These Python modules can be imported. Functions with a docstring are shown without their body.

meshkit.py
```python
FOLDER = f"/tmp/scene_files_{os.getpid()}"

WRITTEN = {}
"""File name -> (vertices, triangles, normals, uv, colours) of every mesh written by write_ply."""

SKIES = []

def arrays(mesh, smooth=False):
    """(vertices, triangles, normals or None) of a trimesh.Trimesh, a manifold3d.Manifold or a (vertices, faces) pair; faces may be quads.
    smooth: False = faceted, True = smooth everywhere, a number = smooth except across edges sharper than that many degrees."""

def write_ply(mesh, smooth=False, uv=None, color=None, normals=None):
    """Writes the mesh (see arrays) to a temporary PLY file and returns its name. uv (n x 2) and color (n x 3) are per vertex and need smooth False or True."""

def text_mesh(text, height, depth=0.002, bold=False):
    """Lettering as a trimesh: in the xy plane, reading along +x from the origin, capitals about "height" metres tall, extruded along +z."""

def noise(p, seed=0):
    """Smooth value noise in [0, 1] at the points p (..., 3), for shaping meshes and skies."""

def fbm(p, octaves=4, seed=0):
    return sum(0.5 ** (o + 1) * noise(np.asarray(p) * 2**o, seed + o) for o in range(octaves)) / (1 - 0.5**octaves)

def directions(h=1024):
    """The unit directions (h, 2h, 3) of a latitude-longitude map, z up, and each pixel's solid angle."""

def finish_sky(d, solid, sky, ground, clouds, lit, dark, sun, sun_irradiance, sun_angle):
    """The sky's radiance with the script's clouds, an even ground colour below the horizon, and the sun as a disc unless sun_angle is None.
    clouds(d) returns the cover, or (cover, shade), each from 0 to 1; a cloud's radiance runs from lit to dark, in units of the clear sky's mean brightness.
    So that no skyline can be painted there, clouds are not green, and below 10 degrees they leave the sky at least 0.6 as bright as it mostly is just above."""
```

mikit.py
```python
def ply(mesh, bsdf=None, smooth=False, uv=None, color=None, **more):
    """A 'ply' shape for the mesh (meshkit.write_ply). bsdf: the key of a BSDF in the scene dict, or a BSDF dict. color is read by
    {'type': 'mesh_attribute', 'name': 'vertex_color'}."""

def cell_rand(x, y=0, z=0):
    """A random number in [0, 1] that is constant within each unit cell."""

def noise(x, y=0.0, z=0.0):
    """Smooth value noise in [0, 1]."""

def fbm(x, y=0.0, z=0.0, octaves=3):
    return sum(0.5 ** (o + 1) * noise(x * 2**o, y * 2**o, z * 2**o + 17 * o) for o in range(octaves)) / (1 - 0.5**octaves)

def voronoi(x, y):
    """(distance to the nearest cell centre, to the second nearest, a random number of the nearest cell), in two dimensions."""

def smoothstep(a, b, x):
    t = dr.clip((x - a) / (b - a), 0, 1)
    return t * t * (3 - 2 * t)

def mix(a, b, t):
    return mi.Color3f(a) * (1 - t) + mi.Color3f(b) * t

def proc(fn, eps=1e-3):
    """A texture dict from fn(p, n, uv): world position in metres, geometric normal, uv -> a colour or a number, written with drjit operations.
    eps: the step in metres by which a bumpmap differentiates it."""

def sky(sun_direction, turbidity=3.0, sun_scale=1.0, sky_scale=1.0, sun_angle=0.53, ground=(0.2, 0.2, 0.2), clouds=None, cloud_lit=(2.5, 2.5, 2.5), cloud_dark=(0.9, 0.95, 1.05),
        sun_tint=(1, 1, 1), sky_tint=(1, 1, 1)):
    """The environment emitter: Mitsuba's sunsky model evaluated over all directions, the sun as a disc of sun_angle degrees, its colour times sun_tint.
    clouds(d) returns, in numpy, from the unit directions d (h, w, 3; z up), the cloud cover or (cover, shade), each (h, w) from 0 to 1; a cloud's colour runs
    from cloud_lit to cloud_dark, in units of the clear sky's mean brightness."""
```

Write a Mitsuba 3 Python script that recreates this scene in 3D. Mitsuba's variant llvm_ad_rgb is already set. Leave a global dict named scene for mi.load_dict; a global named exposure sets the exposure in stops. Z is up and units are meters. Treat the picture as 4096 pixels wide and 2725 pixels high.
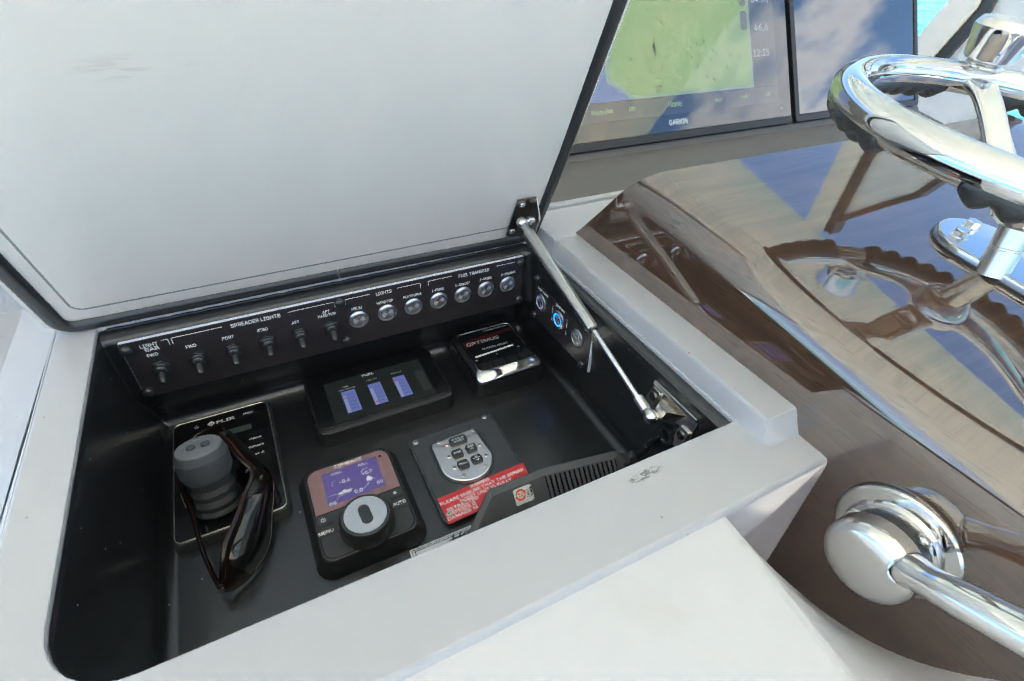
import math, numpy as np, trimesh, mitsuba as mi, mikit, meshkit, drjit as dr
from shapely.geometry import Polygon, Point, box as sbox
from shapely import affinity
from scipy.spatial.transform import Rotation as Ro

T = mi.ScalarTransform4f
scene, labels = {}, {}
# ------------------------------------------------------------------ camera, sky, exposure
CAM = (0.50898761, -0.64691203, 0.4999377)
FWD = np.array([0.37532104, 0.6932843, -0.61521622])
UP = np.array([0.25254111, 0.5621413, 0.78754057])
scene['camera'] = {'type': 'thinlens', 'fov': 88.15, 'fov_axis': 'x', 'near_clip': 0.01, 'far_clip': 9000.0,
                   'aperture_radius': 0.0006, 'focus_distance': 0.55,
                   'to_world': T().look_at(origin=list(CAM), target=list(np.array(CAM) + FWD), up=list(UP))}

def cloud_cover(d):
    z = np.maximum(d[..., 2], 0.02)
    q = np.stack([d[..., 0] / (z + .25) * 1.6, d[..., 1] / (z + .25) * 1.6, z * 0 + .3], -1)
    c = meshkit.fbm(q * 4.0 + np.array([30.14, 15.62, 0]), 5, 3)
    cover = np.clip((c - .47) / .15, 0, 1) ** 1.2 * .85
    aft = np.clip((.25 - d[..., 1]) / .5, 0, 1)              # fair weather clouds astern, clear sky abeam and ahead
    return cover * (.04 + .96 * aft), np.clip((c - .6) / .25, 0, 1) * .5

scene['sky'] = mikit.sky((-0.55, -0.38, 0.95), turbidity=3, clouds=cloud_cover, sun_tint=(.90, .97, 1.08), ground=(0.12, 0.15, 0.17))
exposure = 3.15

# ------------------------------------------------------------------ bookkeeping
def numbered(k):
    if k not in used:
        used.add(k); return k
    i = 1
    while f'{k}_{i:03d}' in used: i += 1
    k = f'{k}_{i:03d}'; used.add(k); return k
used = set()

def thing(name, label, cat, group=None, kind=None):
    k = numbered(name)
    labels[k] = {'label': label, 'category': cat}
    if group: labels[k]['group'] = group
    return k

def part(parent, name, mesh, bsdf, smooth=30, label=None, **more):
    k = numbered(parent + '__' + name if parent else name)
    scene[k] = mikit.ply(mesh, bsdf, smooth, **more)
    if label: labels[k] = {'label': label}
    return k

def structure(name, mesh, bsdf, smooth=30, **more):
    k = part(None, name, mesh, bsdf, smooth, **more)
    labels[k] = {'label': more.pop('label', name.replace('_', ' ')), 'kind': 'structure'}
    return k

# ------------------------------------------------------------------ mesh helpers
def TM(v, f):
    return trimesh.Trimesh(np.asarray(v, float), np.asarray(f, int), process=False)

def cat(*ms):
    return trimesh.util.concatenate([m for m in ms])

def frame(o, u, v):
    u = np.array(u, float) / np.linalg.norm(u); v = np.array(v, float) / np.linalg.norm(v)
    n = np.cross(u, v)
    M = np.eye(4); M[:3, 0] = u; M[:3, 1] = v; M[:3, 2] = n; M[:3, 3] = o
    return M

def put(mesh, M):
    m = mesh.copy(); m.apply_transform(M); return m

def at(x, y, z=0.0, rot=0.0):
    M = np.eye(4); M[:3, 3] = (x, y, z)
    c, s = math.cos(rot), math.sin(rot); M[:2, :2] = [[c, -s], [s, c]]
    return M

def rr(x0, x1, y0, y1, r, n=6):
    """rounded rectangle, ccw, 4*(n+1) points"""
    r = max(min(r, (x1 - x0) / 2 - 1e-6, (y1 - y0) / 2 - 1e-6), 1e-6)
    p = []
    for cx, cy, a0 in ((x1 - r, y1 - r, 0), (x0 + r, y1 - r, 90), (x0 + r, y0 + r, 180), (x1 - r, y0 + r, 270)):
        for k in range(n + 1):
            a = math.radians(a0 + 90 * k / n); p.append((cx + r * math.cos(a), cy + r * math.sin(a)))
    return np.array(p)

def loft(rings, cap0=True, cap1=True, closed=True):
    """rings: list of (n,3) arrays with equal n"""
    n = len(rings[0]); v = np.vstack(rings); f = []
    for i in range(len(rings) - 1):
        for j in range(n if closed else n - 1):
            a, b = i * n + j, i * n + (j + 1) % n
            f += [(a, b, b + n), (a, b + n, a + n)]
    vs = [v]
    m = len(v)
    if cap0:
        vs.append(rings[0].mean(0)[None]); f += [(m, (j + 1) % n, j) for j in range(n)]; m += 1
    if cap1:
        o = (len(rings) - 1) * n
        vs.append(rings[-1].mean(0)[None]); f += [(m, o + j, o + (j + 1) % n) for j in range(n)]
    return TM(np.vstack(vs), f)

def up(ring, z):
    return np.c_[ring, np.full(len(ring), z)]

def rbox(x0, x1, y0, y1, z0, z1, r=.004, b=.0015, draft=0.0, n=6):
    """block with rounded plan corners and a rounded top edge; sides lean in by draft"""
    R = [up(rr(x0 - draft, x1 + draft, y0 - draft, y1 + draft, r + draft, n), z0)]
    for k in range(5):
        a = math.pi / 2 * k / 4
        d = b * (1 - math.cos(a)); z = z1 - b + b * math.sin(a)
        R.append(up(rr(x0 + d, x1 - d, y0 + d, y1 - d, max(r - d, 1e-5), n), z))
    return loft(R)

def ringframe(x0, x1, y0, y1, w, z0, z1, r=.004, n=6, b=.0008):
    """raised rim of width w around a rectangle"""
    a = lambda d, z: up(rr(x0 + d, x1 - d, y0 + d, y1 - d, max(r - d, 1e-4), n), z)
    return loft([a(0, z0), a(0, z1 - b), a(b, z1), a(w - b, z1), a(w, z1 - b), a(w, z0)], False, False)

def lathe(prof, n=40, axis=None):
    """prof: (r, z) from bottom to top, about +z"""
    t = np.arange(n) * 2 * math.pi / n
    R = [np.c_[r * np.cos(t), r * np.sin(t), np.full(n, z)] for r, z in [(max(r, 1e-6), z) for r, z in prof]]
    return loft(R, True, True)

def tube(path, rad, n=16, caps=True, up0=(0, 0, 1), sx=1.0):
    path = np.asarray(path, float); m = len(path)
    rad = np.broadcast_to(rad, (m,)) if np.ndim(rad) <= 1 else rad
    t = np.gradient(path, axis=0); t /= np.linalg.norm(t, axis=1, keepdims=True)
    R, u = [], np.array(up0, float)
    a = np.arange(n) * 2 * math.pi / n
    for i in range(m):
        u = u - (u @ t[i]) * t[i]; u /= np.linalg.norm(u); w = np.cross(t[i], u)
        R.append(path[i] + rad[i] * (np.cos(a)[:, None] * u * sx + np.sin(a)[:, None] * w))
    return loft(R, caps, caps)

def smooth_path(p, n=40):
    from scipy.interpolate import PchipInterpolator, CubicSpline
    p = np.asarray(p, float); s = np.r_[0, np.cumsum(np.linalg.norm(np.diff(p, axis=0), axis=1))]
    return CubicSpline(s, p)(np.linspace(0, s[-1], n))

def extrude(poly, z0, z1):
    m = trimesh.creation.extrude_polygon(poly, z1 - z0, engine='earcut'); m.apply_translation((0, 0, z0)); return m

def hexnut(r, z0, z1):
    return lathe([(r, z0), (r, z1 - .0006), (r * .9, z1)], 6)

def text(s, x0, x1, y, h, z, bold=False, slant=0.0, depth=.00025):
    """lettering between x0 and x1 on baseline y, capitals h tall"""
    m = meshkit.text_mesh(s, h, depth, bold)
    lo, hi = m.bounds[0, 0], m.bounds[1, 0]
    k = (x1 - x0) / (hi - lo)
    m.vertices[:, 0] = x0 + (m.vertices[:, 0] - lo) * k
    m.vertices[:, 0] += slant * m.vertices[:, 1]
    m.vertices[:, 1] += y; m.vertices[:, 2] += z
    return m

def bar2(x0, y0, x1, y1, w, z, depth=.00025):
    """a flat printed line"""
    d = np.array([x1 - x0, y1 - y0]); L = np.hypot(*d); q = np.array([-d[1], d[0]]) / L * w / 2
    return extrude(Polygon([(x0 + q[0], y0 + q[1]), (x0 - q[0], y0 - q[1]), (x1 - q[0], y1 - q[1]), (x1 + q[0], y1 + q[1])]), z, z + depth)

def arc2(cx, cy, r, w, a0, a1, z, depth=.00025, n=24):
    a = np.radians(np.linspace(a0, a1, n))
    o = np.c_[cx + (r + w / 2) * np.cos(a), cy + (r + w / 2) * np.sin(a)]
    i = np.c_[cx + (r - w / 2) * np.cos(a), cy + (r - w / 2) * np.sin(a)]
    return extrude(Polygon(np.vstack([o, i[::-1]])), z, z + depth)

def align(p0, p1):
    """frame with z from p0 towards p1"""
    d = np.array(p1, float) - p0; d /= np.linalg.norm(d)
    x = np.cross([0, 0, 1] if abs(d[2]) < .9 else [1, 0, 0], d)
    return frame(p0, x, np.cross(d, x / np.linalg.norm(x)))

# ------------------------------------------------------------------ materials
def mat(key, **k):
    scene[key] = {'type': 'twosided', 'bsdf': k}
def pri(key, col, rough, spec=.5, bump=None, **k):
    c = {'type': 'rgb', 'value': list(col)} if not isinstance(col, dict) else col
    b = {'type': 'principled', 'base_color': c, 'roughness': rough, 'specular': spec, **k}
    if bump: b = {'type': 'bumpmap', 'arbitrary': bump[0], 'scale': bump[1], 'bsdf': b}
    mat(key, **b)
ss, mix, noise, fbm, rnd = mikit.smoothstep, mikit.mix, mikit.noise, mikit.fbm, mikit.cell_rand

def gelcoat_fn(p, n, uv):
    g = fbm(p.x * 9, p.y * 9, p.z * 9) - .5
    c = mix((.468, .471, .488), (.45, .455, .472), ss(-.2, .2, g))
    # black rub marks beside the tray opening: broken fine flecks
    u = (p.x - .732) / .021; v = (p.y + .4645 - (p.x - .732) * .04) / .0058
    inside = ss(1.0, .55, dr.sqrt(u * u + v * v))
    fl = noise(p.x * 900, p.y * 2300, 3.) * .6 + noise(p.x * 260, p.y * 800, 9.) * .6
    m = ss(.84, .90, fl + inside * .24) * inside
    c = mix(c, (.10, .10, .095), m * .7 * ss(.1, .16, p.z))
    # small specks of grit
    s = rnd(dr.floor(p.x * 650), dr.floor(p.y * 650), dr.floor(p.z * 650))
    return mix(c, (.3, .27, .22), dr.select(s > .99975, 1., 0.))

def fairing_fn(p, n, uv):
    c = mi.Color3f(.60, .595, .60)
    m = ss(.52, .72, fbm(p.x * 26 + p.y * 30, p.y * 9 - p.x * 9, 2., 4)) * ss(.62, .70, p.x) * ss(.86, .80, p.x)
    return mix(c, (.53, .49, .44), m * .30)

def lid_fn(p, n, uv):
    c = mi.Color3f(.735, .675, .62)
    u = (p.x - .462) / .05; v = (p.z - .418 - .03 * (p.x - .46)) / .012
    e = ss(1., .3, dr.sqrt(u * u + v * v))
    m = ss(.5, .68, fbm(p.x * 60, p.z * 420, 1., 3)) * e
    c = mix(c, (.44, .38, .30), m * .26)
    sc = ss(.80, .86, noise(p.x * 24 + p.z * 8, p.z * 500 - p.x * 900, 5.)) * ss(.66, .8, noise(p.x * 17, p.z * 17, 8.))
    return mix(c, (.60, .58, .54), sc * .12)

def walnut_fn(p, n, uv):
    flat = dr.abs(n.z) > .75
    a = dr.select(flat, p.x, p.y); b = dr.select(flat, p.y, p.z + p.x * .4)
    w = noise(a * 3, b * 9, 1.) * .04
    g = fbm(a * 7, (b + w) * 95, 4., 4)
    f = noise(a * 26, (b + w) * 620, 7.)
    pore = ss(.70, .82, noise(a * 60, b * 1300, 2.)) * ss(.4, .6, g)
    c = mix((.062, .036, .024), (.088, .049, .031), ss(.25, .75, g))
    c = mix(c, (.115, .050, .027), ss(.58, .8, fbm(a * 11, b * 17, 11., 3)) * .6)
    c = c * (.95 + .10 * f)
    return mix(c, (.03, .022, .018), pore * dr.select(flat, .3, .7))

def liner_fn(p, n, uv):
    c = mi.Color3f(.0125, .0135, .015)
    k = 900.
    ix, iy, iz = dr.floor(p.x * k), dr.floor(p.y * k), dr.floor(p.z * k)
    s = rnd(ix, iy, iz)
    return mix(c, (.30, .31, .32), dr.select(s > .9998, 1., 0.))

def liner_bump(p, n, uv):
    return fbm(p.x * 700, p.y * 700, p.z * 700, 2)
def grain_bump(p, n, uv):
    return fbm(p.x * 1400, p.y * 1400, p.z * 1400, 2)

def sea_fn(p, n, uv):
    d = noise(p.x * .7, p.y * 1.5, 1.) * .5 + noise(p.x * 2.3, p.y * 4.1, 2.) * .5
    return mix((.02, .20, .23), (.08, .34, .35), ss(.25, .75, d))
def sea_bump(p, n, uv):
    return fbm(p.x * .8 + p.y * .2, p.y * 1.7, 1., 4)

pri('gelcoat', mikit.proc(gelcoat_fn), .16, .5)
pri('gelcoat_fairing', mikit.proc(fairing_fn), .3, .4)
pri('gelcoat_lid', mikit.proc(lid_fn), .14, .5)
pri('white_paint', (.82, .82, .82), .35)
pri('headliner', (.88, .82, .72), .5)
pri('trim_cream', (.62, .56, .45), .5)
pri('joint_grey', (.27, .27, .26), .6)
mat('walnut', type='plastic', diffuse_reflectance=mikit.proc(walnut_fn), int_ior=2.8, ext_ior=1.0, nonlinear=False)
pri('liner', mikit.proc(liner_fn), .25, 1.0, bump=(mikit.proc(liner_bump, 2e-4), .00006))
pri('rubber', (.022, .023, .025), .26, .8)
pri('rubber_soft', (.040, .042, .046), .6, .35, bump=(mikit.proc(grain_bump, 1e-4), .00003))
pri('black_gloss', (.008, .008, .009), .06, .5)
pri('black_satin', (.018, .018, .020), .26, .5)
pri('black_matte', (.040, .041, .044), .45, .5, bump=(mikit.proc(grain_bump, 1e-4), .00004))
pri('laminate', (.030, .026, .028), .3, .5)
pri('handset_plastic', (.098, .100, .106), .42, .5, bump=(mikit.proc(grain_bump, 1e-4), .00003))
pri('void_black', (.008, .008, .009), .6, .3)
pri('grey_plate', (.055, .060, .068), .42, .45)
pri('grey_knob', (.17, .18, .20), .5, .4, bump=(mikit.proc(grain_bump, 1e-4), .00003))
pri('grey_knob_dark', (.075, .082, .094), .55, .4)
pri('dash_grey', (.135, .127, .124), .45, .4, bump=(mikit.proc(grain_bump, 1e-4), .00005))
mat('bar_grey', type='plastic', diffuse_reflectance={'type': 'rgb', 'value': [.055, .055, .06]}, int_ior=1.7, ext_ior=1.0)
pri('chart_ink', (.03, .06, .025), .5, .3)
pri('dash_dark', (.035, .035, .038), .4, .4)
pri('print_white', (.80, .80, .80), .5, .3)
pri('print_grey', (.35, .36, .37), .5, .3)
pri('print_black', (.02, .02, .02), .5, .3)
pri('print_orange', (.85, .13, .03), .5, .3)
pri('print_green', (.30, .40, .22), .5, .3)
pri('core_white', (.78, .79, .84), .45, .4)
pri('maroon', (.055, .010, .015), .12)
pri('label_red', (.62, .045, .055), .35, .45)
pri('silver_label', (.62, .63, .65), .32, .5, metallic=.35)
pri('chrome', (.78, .77, .76), .03, .5, metallic=1.0)
pri('steel', (.68, .65, .61), .20, .5, metallic=1.0)
pri('steel_bright', (.66, .63, .58), .22, .5, metallic=1.0)
pri('steel_dark', (.20, .195, .19), .16, .5, metallic=1.0)
pri('steel_button', (.82, .82, .82), .26, .5, metallic=1.0)
mat('steel_spun', type='roughconductor', material='none', specular_reflectance={'type': 'rgb', 'value': [.85, .85, .87]}, alpha_u=.38, alpha_v=.09, distribution='ggx')
pri('silver_trim', (.55, .54, .50), .25, .5, metallic=.9)
pri('gold', (.85, .62, .28), .2, .5, metallic=1.0)
pri('purple_face', (.27, .155, .165), .14, .6)
pri('lcd_off', (.05, .075, .068), .25, .5)
pri('screen_glass', (.006, .007, .008), .03, .5, clearcoat=1.0, clearcoat_gloss=1.0)
mat('chart_glass', type='plastic', diffuse_reflectance={'type': 'rgb', 'value': [.014, .014, .016]}, int_ior=1.75, ext_ior=1.0)
mat('monitor_glass', type='plastic', diffuse_reflectance={'type': 'rgb', 'value': [.012, .014, .018]}, int_ior=3.0, ext_ior=1.0)
mat('lens', type='plastic', diffuse_reflectance={'type': 'rgb', 'value': [.008, .007, .007]}, int_ior=1.8, ext_ior=1.0)
pri('tortoise', (.011, .006, .005), .06, .6)
pri('tortoise_red', (.11, .024, .013), .08, .6)
pri('clear_tip', (.12, .12, .115), .12, .6)
pri('teak', (.42, .33, .22), .6)
pri('red_led', (.35, .05, .06), .2)
pri('sea_water', mikit.proc(sea_fn), .12, .5, bump=(mikit.proc(sea_bump, .05), .25))
scene['window_glass'] = {'type': 'thindielectric', 'int_ior': 1.5}

def glow(rgb):
    return {'type': 'area', 'radiance': {'type': 'rgb', 'value': [c * 2.0 ** -exposure for c in rgb]}}

# ------------------------------------------------------------------ the setting
sea = trimesh.creation.annulus(.5, 4000, .1) if False else None
ang = np.linspace(0, 2 * math.pi, 97)[:-1]
rings = [np.c_[r * np.cos(ang), r * np.sin(ang), np.full(96, -2.4)] for r in (3.6, 8, 20, 60, 250, 1200, 5000)]
structure('sea', loft(rings, False, False), 'sea_water', False)

def boxm(x0, x1, y0, y1, z0, z1):
    m = trimesh.creation.box((x1 - x0, y1 - y0, z1 - z0)); m.apply_translation(((x0 + x1) / 2, (y0 + y1) / 2, (z0 + z1) / 2)); return m

structure('deck', boxm(-1.9, 2.8, -4.4, 2.6, -1.15, -1.05), 'white_paint', False)

structure('foredeck', boxm(-2.1, 2.6, 1.0, 7.0, -.9, .02), 'white_paint', False)
coam = thing('side_coaming', 'white moulded side coaming of the boat beyond the steering wheel', 'coaming')
prof = [(2.62, -1.05), (2.62, -.30), (2.65, -.27), (2.86, -.26), (2.90, -.30), (2.90, -2.3), (2.7, -2.3)]
part(coam, 'moulding', loft([np.array([(x, y, z) for x, z in prof]) for y in (-4.4, -2, 0, 2.6)]), 'white_paint', 25)
cop = thing('side_coaming', 'white moulded side coaming along the far left edge of the boat', 'coaming')
part(cop, 'moulding', loft([np.array([(.8 - x, y, z) for x, z in prof[::-1]]) for y in (-4.4, -2, 0, 2.6)]), 'white_paint', 25)

ht = thing('hardtop', 'off white hardtop roof spanning over the helm with a raised edge beam', 'hardtop')
part(ht, 'headliner', boxm(-1.3, 2.44, -1.75, 1.3, 1.42, 1.50), 'headliner', False)
for nm, bx in (('edge_beam', (2.44, 2.71, -1.75, 1.3)), ('edge_beam', (-1.5, -1.3, -1.75, 1.3))):
    x0, x1, y0, y1 = bx
    R = [np.array([(x, y, z) for x, z in ((x0, 1.42), (x0 + .02, 1.33), (x0 + .07, 1.285), (x1 - .07, 1.275), (x1, 1.31), (x1, 1.49), (x0, 1.49))]) for y in (y0, y1)]
    part(ht, nm, loft(R), 'headliner', 25)
part(ht, 'front_beam', boxm(-1.5, 2.71, 1.305, 1.5, 1.28, 1.49), 'headliner', False)
part(ht, 'rear_beam', boxm(-1.5, 2.71, -1.95, -1.755, 1.28, 1.49), 'headliner', False)

pil = thing('hardtop_pillar', 'pale white pillar carrying the hardtop behind the wheel, edged in black', 'pillar')
fore = [(.86, -.50), (.684, -.083), (.502, .37), (.50, .95), (.43, 1.285)]
aft = [(.38, 1.28), (.23, 1.05), (.16, .95), (.12, .80), (.11, .50), (.153, .20), (.282, .02), (.60, -.40)]
Mx = frame((2.7, 0, 0), (0, -1, 0), (0, 0, 1))           # u = -y, v = z, n = -x
flip = lambda q: [(-y, z) for y, z in q]
part(pil, 'panel', put(extrude(Polygon(flip([*fore, *aft])), -.05, 0), Mx), 'white_paint', False)
def strip(q, w, z0, z1, off=0.0):
    q = np.array(flip(q)); t = np.gradient(q, axis=0); t /= np.linalg.norm(t, axis=1, keepdims=True)
    nn = np.c_[-t[:, 1], t[:, 0]]
    return put(extrude(Polygon(np.vstack([q + nn * off, (q + nn * (off + w))[::-1]])), z0, z1), Mx)
part(pil, 'mullion', strip(fore, -.080, -.04, .045), 'headliner', 30)
part(pil, 'seal', strip(fore, -.034, -.045, .02, -.083), 'rubber', 30)
part(pil, 'edge_seal', strip(aft, -.022, -.055, .012, .004), 'rubber', 30)

# ------------------------------------------------------------------ helm console
con = thing('helm_console', 'white glossy moulded helm console around the open storage tray', 'console')
HX0, HX1, HY0, HY1 = .3365, .8415, -.4525, -.0765
def hole_ring(d, z, rf=.05, rb=.012):
    """opening outline inset by d: large radius at the near left corner, tight ones elsewhere"""
    x0, x1, y0, y1 = HX0 + d, HX1 - d, HY0 + d, HY1 - d
    p = []
    for cx, cy, a0, r in ((x1, y1, 0, rb), (x0, y1, 90, .006), (x0, y0, 180, rf), (x1, y0, 270, .004)):
        r = max(r - d * .5, .002)
        ox, oy = (cx - r if cx == x1 else cx + r), (cy - r if cy == y1 else cy + r)
        for k in range(9):
            a = math.radians(a0 + 90 * k / 8); p.append((ox + r * math.cos(a), oy + r * math.sin(a), z))
    return np.array(p)
outer = np.array([(.304, -.05), (.304, -.36), (.3175, -.514), (.90, -.514), (.90, -.05)])
hole = hole_ring(0, 0)[:, :2]
tv, tf = trimesh.creation.triangulate_polygon(Polygon(outer, [hole]), engine='earcut')
top = TM(np.c_[tv, np.full(len(tv), .164)], tf)
hole_wall = loft([hole_ring(0, .164), hole_ring(.0005, .1636), hole_ring(.0007, .158)][::-1], False, False)
def offs(poly, d):
    q = Polygon(poly).buffer(d, join_style=2) if False else None
    n = len(poly); out = []
    c = poly.mean(0)
    for i in range(n):
        a, b, e = poly[i - 1], poly[i], poly[(i + 1) % n]
        d1 = (b - a) / np.linalg.norm(b - a); d2 = (e - b) / np.linalg.norm(e - b)
        n1, n2 = np.array([d1[1], -d1[0]]), np.array([d2[1], -d2[0]])
        m = n1 + n2; m /= (1 + n1 @ n2)
        if m @ (b - c) < 0: m = -m
        out.append(b + d * m)
    return np.array(out)
oring = lambda d, z: up(offs(outer, d), z)
skirt = loft([oring(0, .164), oring(.0015, .1636), oring(.003, .162), oring(.0042, .159), oring(.0045, .154), oring(.0047, -.03)][::-1], False, False)
part(con, 'deck_top', cat(top, skirt, hole_wall), 'gelcoat', 40)
# left bevel that mirrors the sky, and the lower wing beyond it
lb = [np.array([(.305 + e, y, .1590), (.3009 + e, y, .16235), (.3000 - .025 * w + e, y, .1615 - .034 * w), (.296 - .03 * w + e, y, .09), (.15, y, .001), (-.9, y, -.002), (-.9, y, -.06), (.3, y, -.06)]) for y, w, e in ((.30, .02, 0), (-.052, .05, 0), (-.2, .75, 0), (-.36, 1.0, 0), (-.53, 1.25, .015))]
part(con, 'side_bevel', loft(lb), 'gelcoat', 22)
# raised ledge along the right of the tray, with the flat behind it
Lr = [np.array([(.8421, y, .1600), (.8443, y, .1825), (.8472, y, .186), (.885, y, .186), (.892, y, .180), (.892, y, .1642)]) for y in (-.474, -.13)]
end = np.array([(.8465, -.4875, .1642), (.852, -.484, .170), (.855, -.482, .174), (.884, -.482, .174), (.889, -.484, .170), (.889, -.4875, .1642)])
mid = np.array([(.8428, -.481, .1642), (.8452, -.478, .181), (.852, -.4765, .1845), (.885, -.4765, .1845), (.891, -.478, .179), (.891, -.481, .1642)])
part(con, 'side_ledge', loft([end, mid, *Lr][::-1]), 'gelcoat', 50)
part(con, 'rear_ledge', rbox(.8455, 1.35, -.1285, -.046, .1643, .1862, .006, .003), 'gelcoat', 30)
part(con, 'rear_lip', rbox(.845, 1.35, -.0455, -.034, .16, .1905, .002, .002), 'gelcoat', 30)
# knee panel in front: level at the left, dropping beside the pod, rising again towards the viewer
from scipy.interpolate import PchipInterpolator
wood_line = PchipInterpolator([-.90, -.80, -.685, -.662, -.642, -.613, -.575, -.538, -.508], [.33, .235, .121, .085, .06, .036, .018, .009, -.002])
xs = np.r_[np.linspace(-.2, .70, 18), np.linspace(.715, .905, 30)]; ys = np.linspace(-.5165, -.90, 60)
X, Y = np.meshgrid(xs, ys)
s = np.clip((X - .767) / (.88 - .767), 0, 1.2)
flat = .158 - .10 * (-.5165 - Y) - .35 * (-.5165 - Y) ** 2
Zk = flat * (1 - s) + wood_line(Y) * s
g = np.arange(X.size).reshape(X.shape)
kf = np.vstack([np.c_[g[:-1, :-1].ravel(), g[1:, :-1].ravel(), g[1:, 1:].ravel()], np.c_[g[:-1, :-1].ravel(), g[1:, 1:].ravel(), g[:-1, 1:].ravel()]])
part(con, 'knee_panel', TM(np.c_[X.ravel(), Y.ravel(), Zk.ravel()], kf), 'gelcoat_fairing', 40)

# black liner of the tray
def liner_ring(d, z, y1, x0, x1, y0=None):
    q = hole_ring(d, z, .05, .02)
    cx0, cx1, cy0, cy1 = HX0 + d, HX1 - d, HY0 + d, HY1 - d
    q[:, 0] = x0 + (q[:, 0] - cx0) * (x1 - x0) / (cx1 - cx0)
    yy0 = cy0 if y0 is None else y0
    yy0 = min(yy0, HY0 + .0012) if y0 is None else y0
    q[:, 1] = yy0 + (q[:, 1] - cy0) * (y1 - yy0) / (cy1 - cy0)
    return q
Ln = [liner_ring(.0009, .1585, -.0774, .3374, .8406)]
Ln += [liner_ring(.0014, .1605, -.0782, .3380, .8400), liner_ring(.008, .1596, -.0860, .3385, .8325), liner_ring(.012, .1575, -.0905, .3388, .8285)]
for k in range(1, 5):
    a = math.pi / 2 * k / 4
    Ln.append(liner_ring(.012 + .006 * math.sin(a), .1575 - .007 * (1 - math.cos(a)) - .002 * k / 4, -.0905 - .0055 * math.sin(a), .3390 + .0005 * math.sin(a), .8285 + .0005 * math.sin(a)))
Ln += [liner_ring(.018, .080, -.0965, .3410, .8360), liner_ring(.018, .074, -.0930, .3412, .8370), liner_ring(.018, .030, -.0660, .3428, .8395)]
for k in range(0, 6):
    a = math.pi / 2 * k / 5
    e = .014 * (1 - math.cos(a))
    Ln.append(liner_ring(.018 + e, .016 - .016 * math.sin(a), -.0610 - e, .3440 + e, .8420 - e, HY0 + .0015 + e))
tray = part(con, 'storage_tray', loft(Ln[::-1], True, False), 'liner', 35, label='black moulded storage tray sunk in the console')
part(con, 'tray_sealant', put(tube(np.c_[np.linspace(.345, .825, 60), -.0795 + .0004 * np.sin(np.arange(60) * 1.7), .1606 + .0003 * np.sin(np.arange(60) * 2.3)], .0016, 8), np.eye(4)), 'black_gloss', 40)

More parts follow.
